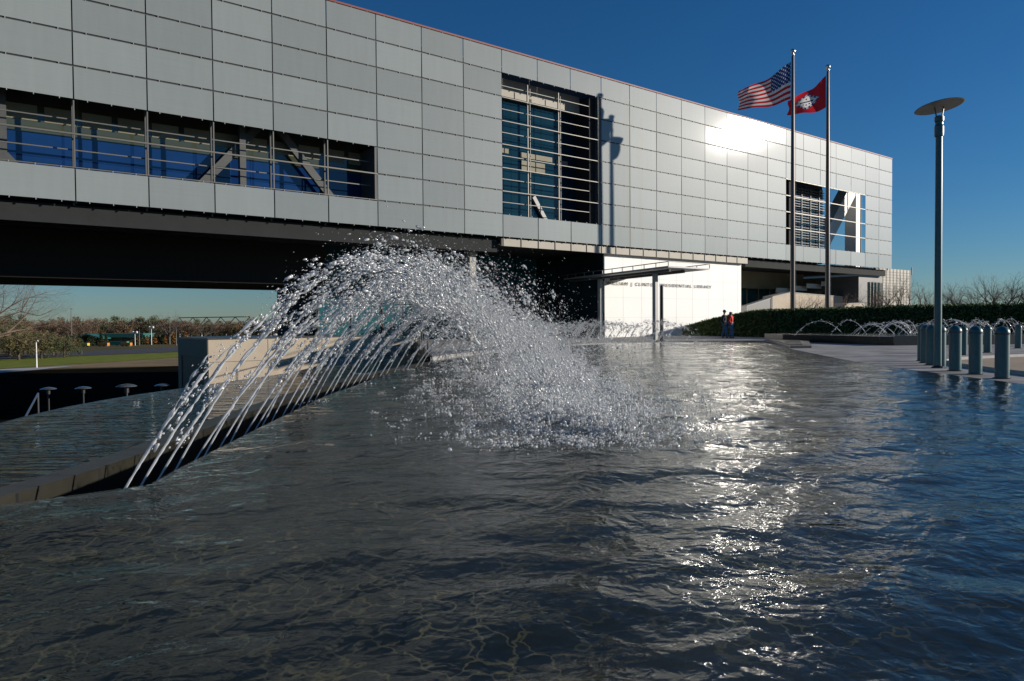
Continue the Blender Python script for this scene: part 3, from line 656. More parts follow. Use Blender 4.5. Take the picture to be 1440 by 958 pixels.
def octs(Pc, rad, vel):
    n = len(Pc); V = OCT[None]*rad[:,None,None]; d = vel/np.linalg.norm(vel,axis=1,keepdims=True); al = np.einsum('nij,nj->ni', V, d)[:,:,None]
    V = V+al*d[:,None,:]*1.2+Pc[:,None,:]; Fx = OCF[None]+(np.arange(n)*6)[:,None,None]; return V.reshape(-1,3), Fx.reshape(-1,3)
def tube_np(P, rad, n=7):
    T = np.gradient(P,axis=0); T /= np.linalg.norm(T,axis=1,keepdims=True); ref = np.array([0.3,.2,1.0]); a = np.cross(T,ref); a /= np.linalg.norm(a,axis=1,keepdims=True); b = np.cross(T,a)
    th = np.linspace(0,2*np.pi,n,endpoint=False); m = len(P)
    V = P[:,None,:]+rad[:,None,None]*(a[:,None,:]*np.cos(th)[None,:,None]+b[:,None,:]*np.sin(th)[None,:,None])
    V = V.reshape(-1,3); i = np.arange(m-1)[:,None]; k = np.arange(n)[None,:]
    q = np.stack([i*n+k, i*n+(k+1)%n, (i+1)*n+(k+1)%n, (i+1)*n+k],-1).reshape(-1,4)
    tri = np.concatenate([q[:,[0,1,2]],q[:,[0,2,3]]]); return V, tri
def jet(name, S, D, Rg, Hh, nd, r0, spread, label, group, big=1.0, smin=.10, solid=.30, fine=1.0):
    S = np.array(S); D = np.array(D); up = np.array([0,0,1.])
    def pos(s): s = np.asarray(s)[:,None]; return S+D*(Rg*s)+up*(4*Hh*s*(1-s))
    def vel(s): s = np.asarray(s)[:,None]; return D*Rg*np.ones_like(s)+up*(4*Hh*(1-2*s))
    Vs, Fs = [], []; off = 0
    ns = 40; s = np.linspace(0, solid, ns); P = pos(s); g = (s/solid)
    wob = np.cumsum(RNG.normal(0,1,(ns,3)),0)*.0030*(g**1.3)[:,None]
    rad = r0*(.55+.55*g)*np.clip(1+.5*RNG.normal(0,1,ns)*g,.25,2.2)*(1-.55*g**3); rad[-1] = r0*.05
    V, T = tube_np(P+wob, rad); Vs.append(V); Fs.append(T+off); off += len(V)
    for q in range(2):                                   # loose strands beside the stream
        a0 = solid*RNG.uniform(.45,.9); s = np.linspace(a0, a0+RNG.uniform(.08,.2), 18); P = pos(s)
        wob = np.cumsum(RNG.normal(0,1,(18,3)),0)*.006; rad = r0*.6*np.clip(1+.6*RNG.normal(0,1,18),.15,2); rad[0] = rad[-1] = .001
        V, T = tube_np(P+wob, rad, 5); Vs.append(V); Fs.append(T+off); off += len(V)
    # ragged clumps hugging the stream
    n1 = int(nd*.34); nc = max(6, n1//14); sc1 = solid*.45+(RNG.random(nc)**.8)*(.66-solid*.45)
    cc = RNG.normal(0,1,(nc,3))*(spread*(.018+.20*sc1**1.5))[:,None]; ci = RNG.integers(0,nc,n1)
    s1 = np.clip(sc1[ci]+RNG.normal(0,.012,n1),.03,.9)
    c1 = pos(s1)+cc[ci]+RNG.normal(0,.016,(n1,3))*spread; 
    rr1 = .0088*np.clip(np.exp(RNG.normal(-.35,.55,n1)),.2,1.5)*big*fine**.5
    V, T = drops(c1, rr1, vel(s1), np.abs(RNG.normal(.9,.9,n1))); Vs.append(V); Fs.append(T+off); off += len(V)
    # drops in clusters, spreading on the way down
    n2 = nd-n1; nc = max(8, n2//11); sc2 = np.clip(1-np.abs(RNG.normal(0,.36,nc)), smin+.18, 1.0)-RNG.random(nc)*.05
    cc = RNG.normal(0,1,(nc,3))*np.array([1,1,.6])*(spread*(.03+.58*sc2**2))[:,None]; ci = RNG.integers(0,nc,n2)
    s2 = np.clip(sc2[ci]+RNG.normal(0,.010,n2),.1,1.02); ss = (.012+.075*RNG.random(nc)**2)[ci]*(.6+.8*s2)
    c2 = pos(s2)+cc[ci]+RNG.normal(0,1,(n2,3))*ss[:,None]; c2[:,2] = np.where(c2[:,2]<.01, np.abs(c2[:,2])*.4+.01, c2[:,2])
    rr2 = .0046*np.exp(RNG.normal(0,.62,n2))*fine*big; rr2 = np.clip(rr2,.0018,.017)
    V, T = drops(c2, rr2, vel(s2), np.abs(RNG.normal(.8,.7,n2))); Vs.append(V); Fs.append(T+off); off += len(V)
    n3 = int(nd*1.3); s3 = np.clip(1-np.abs(RNG.normal(0,.40,n3)), .12, 1.0); 
    c3 = pos(s3)+RNG.normal(0,1,(n3,3))*np.array([1,1,.7])*(spread*(.03+.66*s3**1.8))[:,None]; c3[:,2] = np.where(c3[:,2]<.01, np.abs(c3[:,2])*.4+.008, c3[:,2])
    V, T = octs(c3, np.clip(.0024*np.exp(RNG.normal(0,.45,n3))*fine,.001,.008), vel(s3)); Vs.append(V); Fs.append(T+off)
    o = npmesh(name, np.concatenate(Vs)-S, np.concatenate(Fs), M['drop'], None, True, 3); o.location = S
    return tag(o, label, 'water jet', group)
NOZ = smooth_poly([Vector(a) for a in ((-3.85,7.0),(-3.95,8.2),(-4.1,11.2),(-4.15,13.6),(-4.1,15.3),(-3.8,18.9),(-3.2,21.7),(-2.2,25.2),(-.6,29.6),(1.6,33.2),(4.0,36.1),(6.0,37.6),(8.0,38.8))], 10)
tot = 0; dl = [0]
for i in range(1,len(NOZ)): dl.append(dl[-1]+(NOZ[i]-NOZ[i-1]).length)
NJ = 71; noz = empty('nozzle_rail', C(-4,12,0), 'row of small dark nozzles in the channel at the foot of the jets', 'nozzles'); nzm = MB()
for j in range(NJ):
    t = min(dl[-1],max(0,dl[-1]*(j/(NJ-1))+(random.uniform(-.07,.07) if j else 0))); x = float(np.interp(t,dl,[p.x for p in NOZ])); z = float(np.interp(t,dl,[p.y for p in NOZ]))
    x2 = float(np.interp(t+.3,dl,[p.x for p in NOZ])); z2 = float(np.interp(t+.3,dl,[p.y for p in NOZ])); x3 = float(np.interp(t-.3,dl,[p.x for p in NOZ])); z3_ = float(np.interp(t-.3,dl,[p.y for p in NOZ]))
    tg = Vector((x2-x3,z2-z3_)).normalized(); nm = Vector((tg.y,-tg.x))
    a_ = float(np.interp(z,[7,12,20,30,40],[.42,.35,.15,.0,.0]))+random.gauss(0,.06)
    d = (nm+tg*a_).normalized(); zz = -.30; S = C(x,z,zz); e = C(x+d.x,z+d.y,zz)-S
    Hh = e.length*float(np.interp(z,[7,9,14,20,25,30,36,40],[2.55,2.6,2.45,2.0,1.5,1.15,.95,.85]))*random.uniform(.88,1.08)
    Rg = float(np.interp(z,[7,9,14,20,25,30,40],[5.5,5.5,5.2,4.4,3.6,2.9,2.2]))*random.uniform(.95,1.05)
    nd = int(np.interp(z,[7,12,16,22,30,40],[1000,1200,1300,1000,700,300]))
    fine = float(np.interp(z,[7,15,25,40],[1,1.25,1.5,1.9]))
    nzm.tube([S-e*.06-Vector((0,0,.14)), S+e*.0], [.028,.018], 8)
    if j == 0: lb = 'nearest arching water jet, leftmost of the long row'
    elif j == 1: lb = 'second nearest arching water jet at the left end of the row'
    elif j == NJ-1: lb = 'last low water jet at the far right end of the long row'
    else: lb = 'white arching water jet within the long curved row of the big fountain'
    jet('water_jet', S, e, Rg, Hh, nd, .0155, 1.0 if z < 22 else .7, lb, 'arching water jets of the big fountain', fine=fine, solid=random.uniform(.13,.26))
o = nzm.build('nozzles', M['black'], None); reparent(o, noz)
# splash where the jets land
Pl = []; Rl = []; Vl = []
for k in range(260):
    t = random.random(); z = 9.6+(t**1.15)*15; x = float(np.interp(z,[9.6,12,16,20,25],[.9,1.0,1.1,1.0,.9]))+random.gauss(0,.55)
    n = random.randint(40,170); hgt = random.uniform(.06,.42)*(1.1 if z < 13 else .8); wd = random.uniform(.05,.28)
    th = RNG.random(n)*2*np.pi; q = RNG.random(n); rr = wd*(.4+1.1*q)+RNG.normal(0,.03,n); hh = hgt*q**.7*RNG.random(n)
    X = x+rr*np.cos(th); Z = z+rr*np.sin(th)
    Pl.append(np.stack([*CN(X,Z), .005+hh],-1)); Rl.append(np.clip(.0065*np.exp(RNG.normal(0,.5,n)),.003,.02)*(1 if z<15 else 1.3))
Pl = np.concatenate(Pl); Rl = np.concatenate(Rl); vv = RNG.normal(0,.5,(len(Pl),3)); vv[:,2] += 1.2
V, T = drops(Pl, Rl, vv, np.abs(RNG.normal(.7,.6,len(Pl))))
o = npmesh('water_splash', V, T, M['drop'], None, True, 3); tag(o, 'white splash of broken drops where the jets hit the pool', 'splash', None, 'stuff')
n = 46000; z = 8.6+RNG.random(n)**1.05*19; x = np.interp(z,[8.6,12,16,20,28],[.9,.9,.9,.8,1.0])+RNG.normal(0,1,n)*np.interp(z,[8.6,12,20,28],[.75,1.25,1.6,1.3])
Pf = np.stack([*CN(x,z), .008+np.abs(RNG.normal(0,.02,n))],-1)
fk = RNG.integers(0,1500,n); Pf[:,:2] = Pf[fk,:2]+RNG.normal(0,1,(n,2))*(.03+.16*RNG.random(1500)**2)[fk][:,None]
V, T = drops(Pf, np.clip(.0048*np.exp(RNG.normal(0,.55,n)),.002,.02)); 
o = npmesh('water_foam', V, T, M['drop'], None, True, 3); tag(o, 'scattered bubbles and foam floating around the splash', 'foam', None, 'stuff')

# ------------------------------------------------------------------ right basin with little jets
bs = empty('fountain_basin', C(18,34,0), 'low black granite basin in front of the hedge at the right', 'basin')
b0 = [C(15.2,38.4),C(18.2,35.0),C(21.5,36.2),C(60,50)]; 
bp_ = [C(14.2,41.6),C(14.6,39.9),C(18.1,35.1),C(22,36.0),C(48,42.5),C(48,46),C(20,43.4)]
o = MB().prism(bp_, 0, .40).build('basin_wall', M['granitedark'], None, fix=True); reparent(o, bs)
fw = [C(18.12,35.02),C(22.05,35.90),C(48,42.4),C(48,42.47),C(22.0,35.98),C(18.10,35.10)]
o = MB().prism(fw, .01, .44).build('overflow_face', M['granitetop'], None, fix=True); reparent(o, bs)
iw = [C(14.9,41.2),C(18.3,35.6),C(22,36.4),C(47.8,42.9),C(47.8,45.6),C(20,43.0)]
o = sheet('basin_water', iw, .405, M['water'], kind=None); reparent(o, bs)
cnt = 0
for k in range(36):
    u = k/35; px = 1190+u*262+random.uniform(-3,3); Z = 37.3+u*1.5+(k%3)*1.3
    p = PZ(px, 460, Z); dirn = Vector((BR.x,BR.y,0)).normalized()*(1 if k%4 else -1)+Vector((SY,CY,0))*random.uniform(-.3,.3)
    Rg = random.uniform(.9,2.3) if k > 1 else 2.6; Hh = random.uniform(.45,.80)
    s = np.linspace(0,1,22)[:,None]; S = np.array([p.x,p.y,.42]); P = S+np.array(dirn)*(Rg*s)+np.array([0,0,1.])*(4*Hh*s*(1-s))
    V, T = tube_np(P, np.linspace(.010,.012,22)*(1+.45*RNG.normal(0,1,22)), 5)
    nn2 = 36; s2 = .25+.75*RNG.random(nn2); c = S+np.array(dirn)*(Rg*s2[:,None])+np.array([0,0,1.])*(4*Hh*s2*(1-s2))[:,None]+RNG.normal(0,.05,(nn2,3))
    V2, T2 = drops(c, np.clip(.014*np.exp(RNG.normal(0,.4,nn2)),.006,.03)); 
    o = npmesh('small_water_jet', np.concatenate([V,V2])-S, np.concatenate([T,T2+len(V)]), M['drop'], None, True, 3); o.location = S
    tag(o, 'thin arcing water jet in the low basin before the hedge', 'water jet', 'small jets in the basin by the hedge')

# ------------------------------------------------------------------ hedge
def hedge(name, label, P, heights, thick, n):
    o = empty(name, C(P[0][0],P[0][1],0), label, 'hedge')
    P = [Vector(p) for p in P]; Q = offs(P, thick); v = []; f = []
    for (a,b,h) in zip(P,Q,heights): v += [C(a.x,a.y,0),C(a.x,a.y,h-.05),C(b.x,b.y,h-.05),C(b.x,b.y,0)]
    for i in range(len(P)-1):
        b = i*4; f += [(b,b+4,b+5,b+1),(b+1,b+5,b+6,b+2),(b+2,b+6,b+7,b+3)]
    f += [(0,1,2,3),tuple(len(v)-4+k for k in (3,2,1,0))]
    c = MB().add(v,f).build('core', M['hedgecore'], None, fix=True); reparent(c, o)
    d = [0]
    for i in range(1,len(P)): d.append(d[-1]+(P[i]-P[i-1]).length)
    t = RNG.random(n)*d[-1]; ax = np.interp(t,d,[p.x for p in P]); az = np.interp(t,d,[p.y for p in P]); bx = np.interp(t,d,[p.x for p in Q]); bz = np.interp(t,d,[p.y for p in Q]); hh = np.interp(t,d,heights)
    top = RNG.random(n) < .38; k = np.where(top, RNG.random(n), RNG.normal(-.01,.03,n)); z = np.where(top, hh+RNG.normal(-.03,.045,n), RNG.random(n)*hh)
    X = ax+(bx-ax)*k; Z = az+(bz-az)*k; cc = np.stack([*CN(X,Z), z],-1)
    tri = RNG.normal(0,.055,(n,3,3)); V = (cc[:,None,:]+tri).reshape(-1,3); T = np.arange(3*n).reshape(-1,3)
    l = npmesh('leaves', V, T, M['hedge'], None, False, 3); reparent(l, o); return o
hedge('hedge','dark clipped hedge with a sloping top behind the two walkers',[(10.9,50.5),(13.2,48.6),(15.2,47.0),(16.2,46.2)],[.45,1.35,1.85,1.9],1.3,16000)
hedge('hedge','long level clipped green hedge behind the basin on the right',[(16.25,46.1),(24,44.8),(34,44.6),(60,47)],[1.9,2.02,2.05,2.1],2.2,60000)

# ------------------------------------------------------------------ bollards
BP = [(1409,532.5),(1371.5,526.5),(1343,521.8),(1321.8,517.5),(1309.7,513.8),(1301.5,510.5),(1297,508)]
BK = [(1354.4,499.5),(1388.5,496),(1431.8,490)]
names = ['nearest','second','third','fourth','fifth','sixth','seventh']
bol = None
def bollard():
    o = empty('bollard', (0,0,0), None, 'bollard', 'teal bollards along the plaza edge')
    MB().lathe([(.150,.0),(.150,1.03),(.148,1.035)],n=28).build('shaft', M['teal'], o, smooth=False)
    MB().lathe([(.156,1.035),(.158,1.06),(.150,1.11),(.125,1.16),(.085,1.195),(.04,1.21),(.005,1.215)],n=28).build('cap', M['teal'], o, smooth=True)
    MB().lathe([(.152,1.018),(.158,1.020),(.158,1.032),(.152,1.034)],n=28).build('collar', M['poledark'], o)
    MB().lathe([(.19,.006),(.19,.02),(.155,.03)],n=28).build('base_ring', M['granitetop'], o)
    return o
for i,(px,py) in enumerate(BP+BK):
    p = G(px,py,0)
    o = bollard() if bol is None else copy_tree(bol)
    if bol is None: bol = o
    o.location = (p.x,p.y,0); o.scale = (.86,.86,.86) if i < 7 else (.80,.80,.78)
    o['label'] = ('teal bollard, %s from the camera in the front row' % names[i]) if i < 7 else ['left bollard of the three standing behind the front row','middle bollard of the three standing behind the front row','right bollard of the three standing behind the front row'][i-7]
for (x,z) in ((12.2,16.2),(12.9,14.6),(25.5,34.5),(29.5,36.4)):
    o = copy_tree(bol); o.scale = (.86,.86,.86); p = C(x,z); o.location = (p.x,p.y,0); o['label'] = 'teal bollard beyond the right edge of the photograph'
# ------------------------------------------------------------------ disc lamp
p = G(1325,518.5,0)
lp = empty('street_lamp', (p.x+.12,p.y+.15,0), 'tall teal lamp post with a tilted flat disc on top beside the bollards', 'street lamp')
MB().lathe([(.105,.0),(.10,2.0),(.092,6.75),(.0901,6.8)],n=24).build('pole', M['teal'], lp, smooth=False)
MB().lathe([(.12,6.72),(.125,6.78),(.125,7.0),(.105,7.06),(.105,7.12),(.125,7.16),(.125,7.28),(.06,7.32)],n=24).build('lamp_head', M['teal'], lp)
dr = Vector((CY,-SY,0)); mb = MB()
for s in (-1,1): mb.bar((dr.x*.08*s,dr.y*.08*s,7.28),(dr.x*.13*s,dr.y*.13*s,7.56+.02*s),.03)
mb.build('bracket', M['poledark'], lp)
disc = MB().lathe([(.05,-.03),(.62,-.012),(.65,0),(.62,.02),(.05,.05)],n=40).build('reflector_disc', M['lamp'], lp)
disc.location = (0,0,7.58); tl = Vector((dr.x*.10,dr.y*.10,0))+Vector((SY,CY,0))*.02
nv = Vector((-dr.x*.11,-dr.y*.11,1))+Vector((SY,CY,0))*.10; disc.rotation_euler = nv.to_track_quat('Z','Y').to_euler()
MB().lathe([(.17,0),(.17,.03),(.11,.08)],n=24).build('base_plate', M['poledark'], lp)
lp.scale = (.835,.835,.835)
# lower yard disc lamps
dl0 = None
for px,py,s,lb in ((68,547,21,'leftmost of the four low disc lamps in the dark yard'),(117,546,21,'second from left of the four low disc lamps in the dark yard'),(178,543,27,'widest of the four low disc lamps, third from left in the dark yard'),(228,542,20,'rightmost of the four low disc lamps in the dark yard beside the pavilion')):
    Z = .80*F/s; p = PZ(px,py,Z)
    if dl0 is None:
        dl0 = o = empty('disc_lamp', (0,0,0), lb, 'street lamp', 'disc lamps in the lower yard')
        MB().lathe([(.03,.10),(.25,.06),(.39,.0),(.40,-.015),(.37,-.02),(.03,.0)],n=28).build('shade', M['steel'], o, smooth=False)
        MB().lathe([(.05,-5.0),(.045,0)],n=12).build('pole', M['black'], o); MB().lathe([(.09,-.28),(.09,-.05),(.04,.0)],n=12).build('lamp_head', M['black'], o)
    else: o = copy_tree(dl0)
    o.location = p; o['label'] = lb
    for c in o.children:
        if c.name.startswith('pole'): c.scale.z = (p.z-ZG)/5.0
# handrail in the yard
p = G(36,586,-2.6); q = G(54,566,-2.6); hr = empty('handrail', p, 'pale sloping handrail in the dark yard at far left', 'handrail')
mb = MB(); mb.bar((0,0,0),(q.x-p.x,q.y-p.y,.45),.06); o = mb.build('rail', M['steel'], hr); mb = MB(); mb.bar((0,0,-1.8),(0,0,0),.06); mb.bar((q.x-p.x,q.y-p.y,-1.8),(q.x-p.x,q.y-p.y,.45),.06); mb.build('rail_post', M['steel'], hr)
# ------------------------------------------------------------------ flagpoles and flags
def flagpole(px0, pyTop, Z, lab):
    p = PZ(px0,440,Z); t = PZ(px0,pyTop,Z); h = t.z
    o = empty('flagpole', (p.x,p.y,0), lab, 'flagpole', 'flagpoles behind the hedge')
    MB().lathe([(.17,0),(.165,h*.3),(.13,h*.7),(.095,h-.35)],n=20).build('pole', M['poledark'], o, smooth=False)
    MB().lathe([(.03,h-.35),(.12,h-.33),(.12,h-.22),(.05,h-.2),(.14,h-.15),(.19,h-.03),(.17,h+.08),(.08,h+.15),(.01,h+.16)],n=20).build('finial', M['steel'], o, smooth=True)
    MB().lathe([(.42,0),(.42,1.0),(.38,1.2),(.30,1.6),(.19,2.0)],n=20).build('base', M['black'], o)
    mb = MB(); a = Vector((.16,-.16,0)); mb.tube([a+Vector((0,0,1.5)),a*.9+Vector((0,0,h-.4))],.012,6); mb.build('halyard', M['whitepaint'], o)
    return o, p
Z1, Z2 = 55.7, 56.6
f1, p1_ = flagpole(1114.5, 72, Z1, 'left taller flagpole flying the striped flag')
f2, p2_ = flagpole(1163.5, 94, Z2, 'right shorter flagpole flying the red flag')
def flag(name, label, corners, Z, mats, fn_, nu=150, nv=91, ph=0.0):
    tl_, bl_, tr_, br_ = corners  # hoist top, hoist bottom, fly top, fly bottom in survey coordinates
    TL, BL, TR, BRr = [PZ(a,b,Z) for a,b in corners]; S = TL; V = []; 
    back = Vector((SY,CY,0))
    for j in range(nv+1):
        for i in range(nu+1):
            u, v = i/nu, j/nv
            sag = .25*math.sin(math.pi*u)*(1-.4*v)
            q = (TL*(1-v)+BL*v)*(1-u)+(TR*(1-v)+BRr*v)*u
            d = .17*math.sin(7.5*u+2.2*v+ph)*min(1,u*3)+.07*math.sin(15*u-4*v+ph)*u+.10*math.sin(5*v+9*u)*u
            q = q+back*(d+u*.25)+Vector((0,0,1))*(-sag*.9+.09*math.sin(9*u+ph+v))+Vector((BR.x,BR.y,0))*(.06*math.sin(8*v+3*u)*u)
            V.append(tuple(q-S))
    mb = MB(); mb.v = V
    for j in range(nv):
        for i in range(nu):
            a = j*(nu+1)+i; mb.f.append((a,a+1,a+nu+2,a+nu+1)); mb.mi.append(fn_((i+.5)/nu,(j+.5)/nv))
    o = mb.build(name, mats, None, smooth=True); o.location = S; tag(o, label, 'flag'); return o
def us(u,v):
    if u < .40 and v < 7/13:
        cu, cv = u/.40, v/(7/13)
        r = int(cv*9.999/1.0*.9); gy = (cv*9)%1-.5; off_ = .5 if int(cv*9)%2 else 0; gx = (cu*6+off_)%1-.5
        return 1 if (gx*1.35)**2+(gy)**2*.55 < .05 else 2
    return 0 if int(v*13)%2 == 0 else 1
flag('flag','striped red and white flag with a starred blue canton on the left pole',[(1112,88),(1112,141),(1041,126),(1040,153)],Z1,[M['flagred'],M['flagwhite'],M['flagblue']],us,156,91,.4)
def ark(u,v):
    x, y = (u-.5)*1.5, v-.5; r = abs(x)/.50+abs(y)/.36
    if r > 1: return 0
    if r > .74:
        return 1 if (int((math.atan2(y,x)+math.pi)*12/math.pi)%2 == 0 and .80 < r < .93) else 2
    if abs(y) < .025 and abs(x) < .22: return 2
    for sx,sy in ((0,-.12),(-.10,.10),(.10,.10),(0,.13)):
        if (x-sx)**2+(y-sy)**2 < .0009: return 2
    return 1
flag('flag','red flag with a white and blue diamond on the right pole',[(1161.5,108),(1161.5,152),(1110,139),(1109,160)],Z2,[M['flagred'],M['flagwhite'],M['flagblue']],ark,120,80,1.6)
# ------------------------------------------------------------------ trees
def branches(mb, p, d, L, r, depth, rng, droop=0.0, leafpts=None):
    segs = 3; pts = [p]; rs = [r]; q = Vector(p); dd = Vector(d)
    for k in range(segs):
        dd = (dd+Vector((rng.gauss(0,.10),rng.gauss(0,.10),rng.gauss(.02,.07)-droop))).normalized(); q = q+dd*(L/segs); pts.append(q.copy()); rs.append(r*(1-.42*(k+1)/segs))
    mb.tube(pts, rs, 5 if depth > 1 else 3, cap=False)
    if leafpts is not None and depth <= 2: leafpts += pts[1:]
    if depth == 0: return
    for k in range(rng.choice((3,3,4)) if depth > 1 else 4):
        a = rng.uniform(0,2*math.pi); sp = rng.uniform(.35,.75)
        ref = Vector((1,0,0)) if abs(dd.x) < .8 else Vector((0,1,0)); s = dd.cross(ref).normalized(); t = dd.cross(s)
        nd = (dd*math.cos(sp)+(s*math.cos(a)+t*math.sin(a))*math.sin(sp)).normalized()
        branches(mb, pts[rng.randint(1,segs)] if k else pts[-1], nd, L*rng.uniform(.62,.82), rs[-1]*rng.uniform(.6,.85), depth-1, rng, droop, leafpts)
def bare_tree(name, h, seed, depth=5, spread=1.0, mt=None, wide=False):
    rng = random.Random(seed); o = empty(name, (0,0,0)); th = h*(.22 if wide else .28)
    mb = MB(); mb.tube([(0,0,-.2),(0,0,th*.5),(rng.gauss(0,.03)*h,0,th)],[h*.026,h*.020,h*.017],8); mb.build('trunk', M['bark'], o)
    mb = MB()
    for k in range(8 if wide else 4):
        a = k*2*math.pi/(8 if wide else 4)+rng.random(); el = rng.uniform(.45,.95) if wide else rng.uniform(.9,1.3)
        branches(mb, Vector((0,0,th*.95)), Vector((math.cos(a)*math.cos(el),math.sin(a)*math.cos(el),math.sin(el))), h*(.33 if wide else .29), h*.017, depth, rng)
    mb.build('crown', mt or M['twig'], o); return o
protos = [bare_tree('bare_tree', 4.6, 3+i, 4) for i in range(3)]
bl = [(1222,72,4.3),(1240,70,4.6),(1263,80,5.6),(1287,85,5.5),(1312,88,5.0),(1337,90,5.3),(1353,86,5.6),(1373,88,5.1),(1392,84,6.0),(1408,82,6.5),(1426,86,5.4),(1443,88,5.6),(1462,90,5.5),(1480,88,5.8),(1095,0,0)]
used = set()
for i,(px,Z,h) in enumerate(bl[:-1]):
    k = i%3; o = protos[k] if k not in used else copy_tree(protos[k]); used.add(k)
    p = PZ(px,438,Z); o.location = (p.x,p.y,0); s = h/4.6; o.scale = (s,s,s); o.rotation_euler.z = i*1.3
    tag(o, 'young bare tree in the row beyond the hedge right of the library' if i > 2 else ['small bare tree against the grey end block of the library','bare tree at the right corner of the library','bare tree before the far beige wing'][i], 'tree', 'bare trees beyond the hedge')
for px,Z,h,lb in ((1138,62,3.6,'small bare tree on the terrace between the two flagpoles'),(1178,64,3.6,'small bare tree on the terrace right of the red flag pole'),(1127,63,3.4,'small bare tree just right of the taller flagpole')):
    o = copy_tree(protos[0]); p = PZ(px,438,Z); o.location = (p.x,p.y,.0); s = h/4.6; o.scale = (s,s,s); tag(o, lb, 'tree', 'bare trees beyond the hedge')
big = bare_tree('bare_tree', 15, 21, 6, mt=M['twig'], wide=True); p = PZ(-52,470,78); big.scale = (.85,.85,.85); big.location = (p.x,p.y,ZG); big.rotation_euler.z = .6; tag(big, 'big spreading bare tree at the left edge under the library', 'tree')
def leafy(name, h, wd, seed, mt, n=2600, base=.12):
    rng = np.random.default_rng(seed); o = empty(name, (0,0,0)); rr = random.Random(seed)
    MB().tube([(0,0,-.3),(0,0,h*.45),(h*.02,0,h*.8)],[h*.03,h*.022,h*.008],7).build('trunk', M['bark'], o)
    mb = MB(); lp_ = []
    for k in range(4):
        a = k*1.57+rr.random(); branches(mb, Vector((0,0,h*.25)), Vector((math.cos(a)*.6,math.sin(a)*.6,.7)), h*.30, h*.010, 3, rr, 0, lp_)
    mb.build('limbs', M['twig'], o)
    nb = 34; cb = rng.normal(0,1,(nb,3))*np.array([wd*.24,wd*.24,h*.20])+np.array([0,0,h*.52]); rb = rng.uniform(.08,.17,nb)*h
    ci = rng.integers(0,nb,n); dv = rng.normal(0,1,(n,3)); dv /= np.linalg.norm(dv,axis=1,keepdims=True)
    P = cb[ci]+dv*(rb[ci]*rng.random(n)**.45)[:,None]; P[:,2] = np.clip(P[:,2],h*base,h*1.02)
    tri = rng.normal(0,h*.016,(n,3,3)); npmesh('crown', (P[:,None,:]+tri).reshape(-1,3), np.arange(3*n).reshape(-1,3), mt, o, False, 3)
    return o
lt = [leafy('scrub_tree',8,8,31,M['leafa'],base=.02), leafy('scrub_tree',8,7,32,M['leafb']), leafy('scrub_tree',8,8,33,M['leafc'],base=.02)]
bt = bare_tree('bare_tree', 9, 77, 5, wide=True)
rr = random.Random(5); usedl = set(); ub = False
spots = []
for i in range(64): spots.append((-60+i*9.2+rr.uniform(-4,4), rr.uniform(228,300), rr.choice((0,1,1,2,3,3,1))))
for i in range(20): spots.append((-60+i*9.3+rr.uniform(-4,4), rr.uniform(112,150), rr.choice((0,0,2,1))))
LBL = ['olive green scrubby tree in the distant line beyond the road','rusty brown thin tree in the distant line beyond the road','dark green bushy tree in the distant line beyond the road','leafless round tree in the distant line beyond the road']
for i,(px,Z,k) in enumerate(spots):
    near = i >= 64
    if near and px > 110: continue
    if k < 3: o = lt[k] if k not in usedl else copy_tree(lt[k]); usedl.add(k)
    else: o = bt if not ub else copy_tree(bt); ub = True
    p = PZ(px,470,Z); o.location = (p.x,p.y,ZG)
    topy = float(np.interp(px,[-60,0,60,100,125,140,165,200,240,300,350,600],[440,447,452,447,446,456,448,449,452,451,450,452]))+rr.uniform(-5,3)
    if near: topy = float(np.interp(px,[-60,0,50,110],[448,452,466,478]))+rr.uniform(-2,5)
    hh = PZ(px,topy,Z).z-ZG; s = hh/(8.2 if k == 3 else 7.2); wx = max(.8,min(1.3, 9/hh)); o.scale = (s*wx,s*wx,s); o.rotation_euler.z = rr.random()*6
    tag(o, LBL[k], 'tree', ['olive scrub trees','brown scrub trees','green scrub trees','leafless distant trees'][k])
p = PZ(238,470,200); o = copy_tree(bt); o.location = (p.x,p.y,ZG); hh = PZ(238,437,200).z-ZG; s = hh/9; o.scale = (s*.6,s*.6,s); tag(o, 'tallest narrow bare tree of the distant line, left of the pavilion block', 'tree')
# nursery pavilion and its goods
Zp = 206; p = PZ(152,484,Zp); gz = empty('nursery_pavilion', (p.x,p.y,ZG), 'open green roofed garden centre pavilion by the road', 'building', rz=-YAW+.15)
k = Zp/F
gz.scale = (1.5,1.5,1.5)
mb = MB()
def gable(mb, x0, x1, y0, y1, ze, zr):
    xm = (x0+x1)/2; mb.add([(x0,y0,ze),(xm,y0,zr),(x1,y0,ze),(x0,y1,ze),(xm,y1,zr),(x1,y1,ze),(x0,y0,ze-.15),(xm,y0,zr-.15),(x1,y0,ze-.15),(x0,y1,ze-.15),(xm,y1,zr-.15),(x1,y1,ze-.15)],
       [(0,1,4,3),(1,2,5,4),(6,9,10,7),(7,10,11,8),(0,6,7,1),(1,7,8,2),(3,4,10,9),(4,5,11,10),(0,3,9,6),(2,8,11,5)])
gable(mb,-5.6,-.2,-2,6,1.15,1.95); mb.build('gable_roof', M['roofgreen'], gz)
MB().box((-5,2,1.2),(5.5,9,1.9)).build('long_roof', M['roofgreen'], gz)
mb = MB()
for x in (-5.3,-3.6,-1.9,-.5): mb.bar((x,-1.7,0),(x,-1.7,1.15),.16)
for x in (1.5,3.3,5.2): mb.bar((x,2.3,0),(x,2.3,1.2),.14)
mb.build('posts', M['railsteel'], gz)
MB().box((-5.2,2.6,0),(5.3,2.8,1.15)).build('back_wall', M['leafb'], gz)
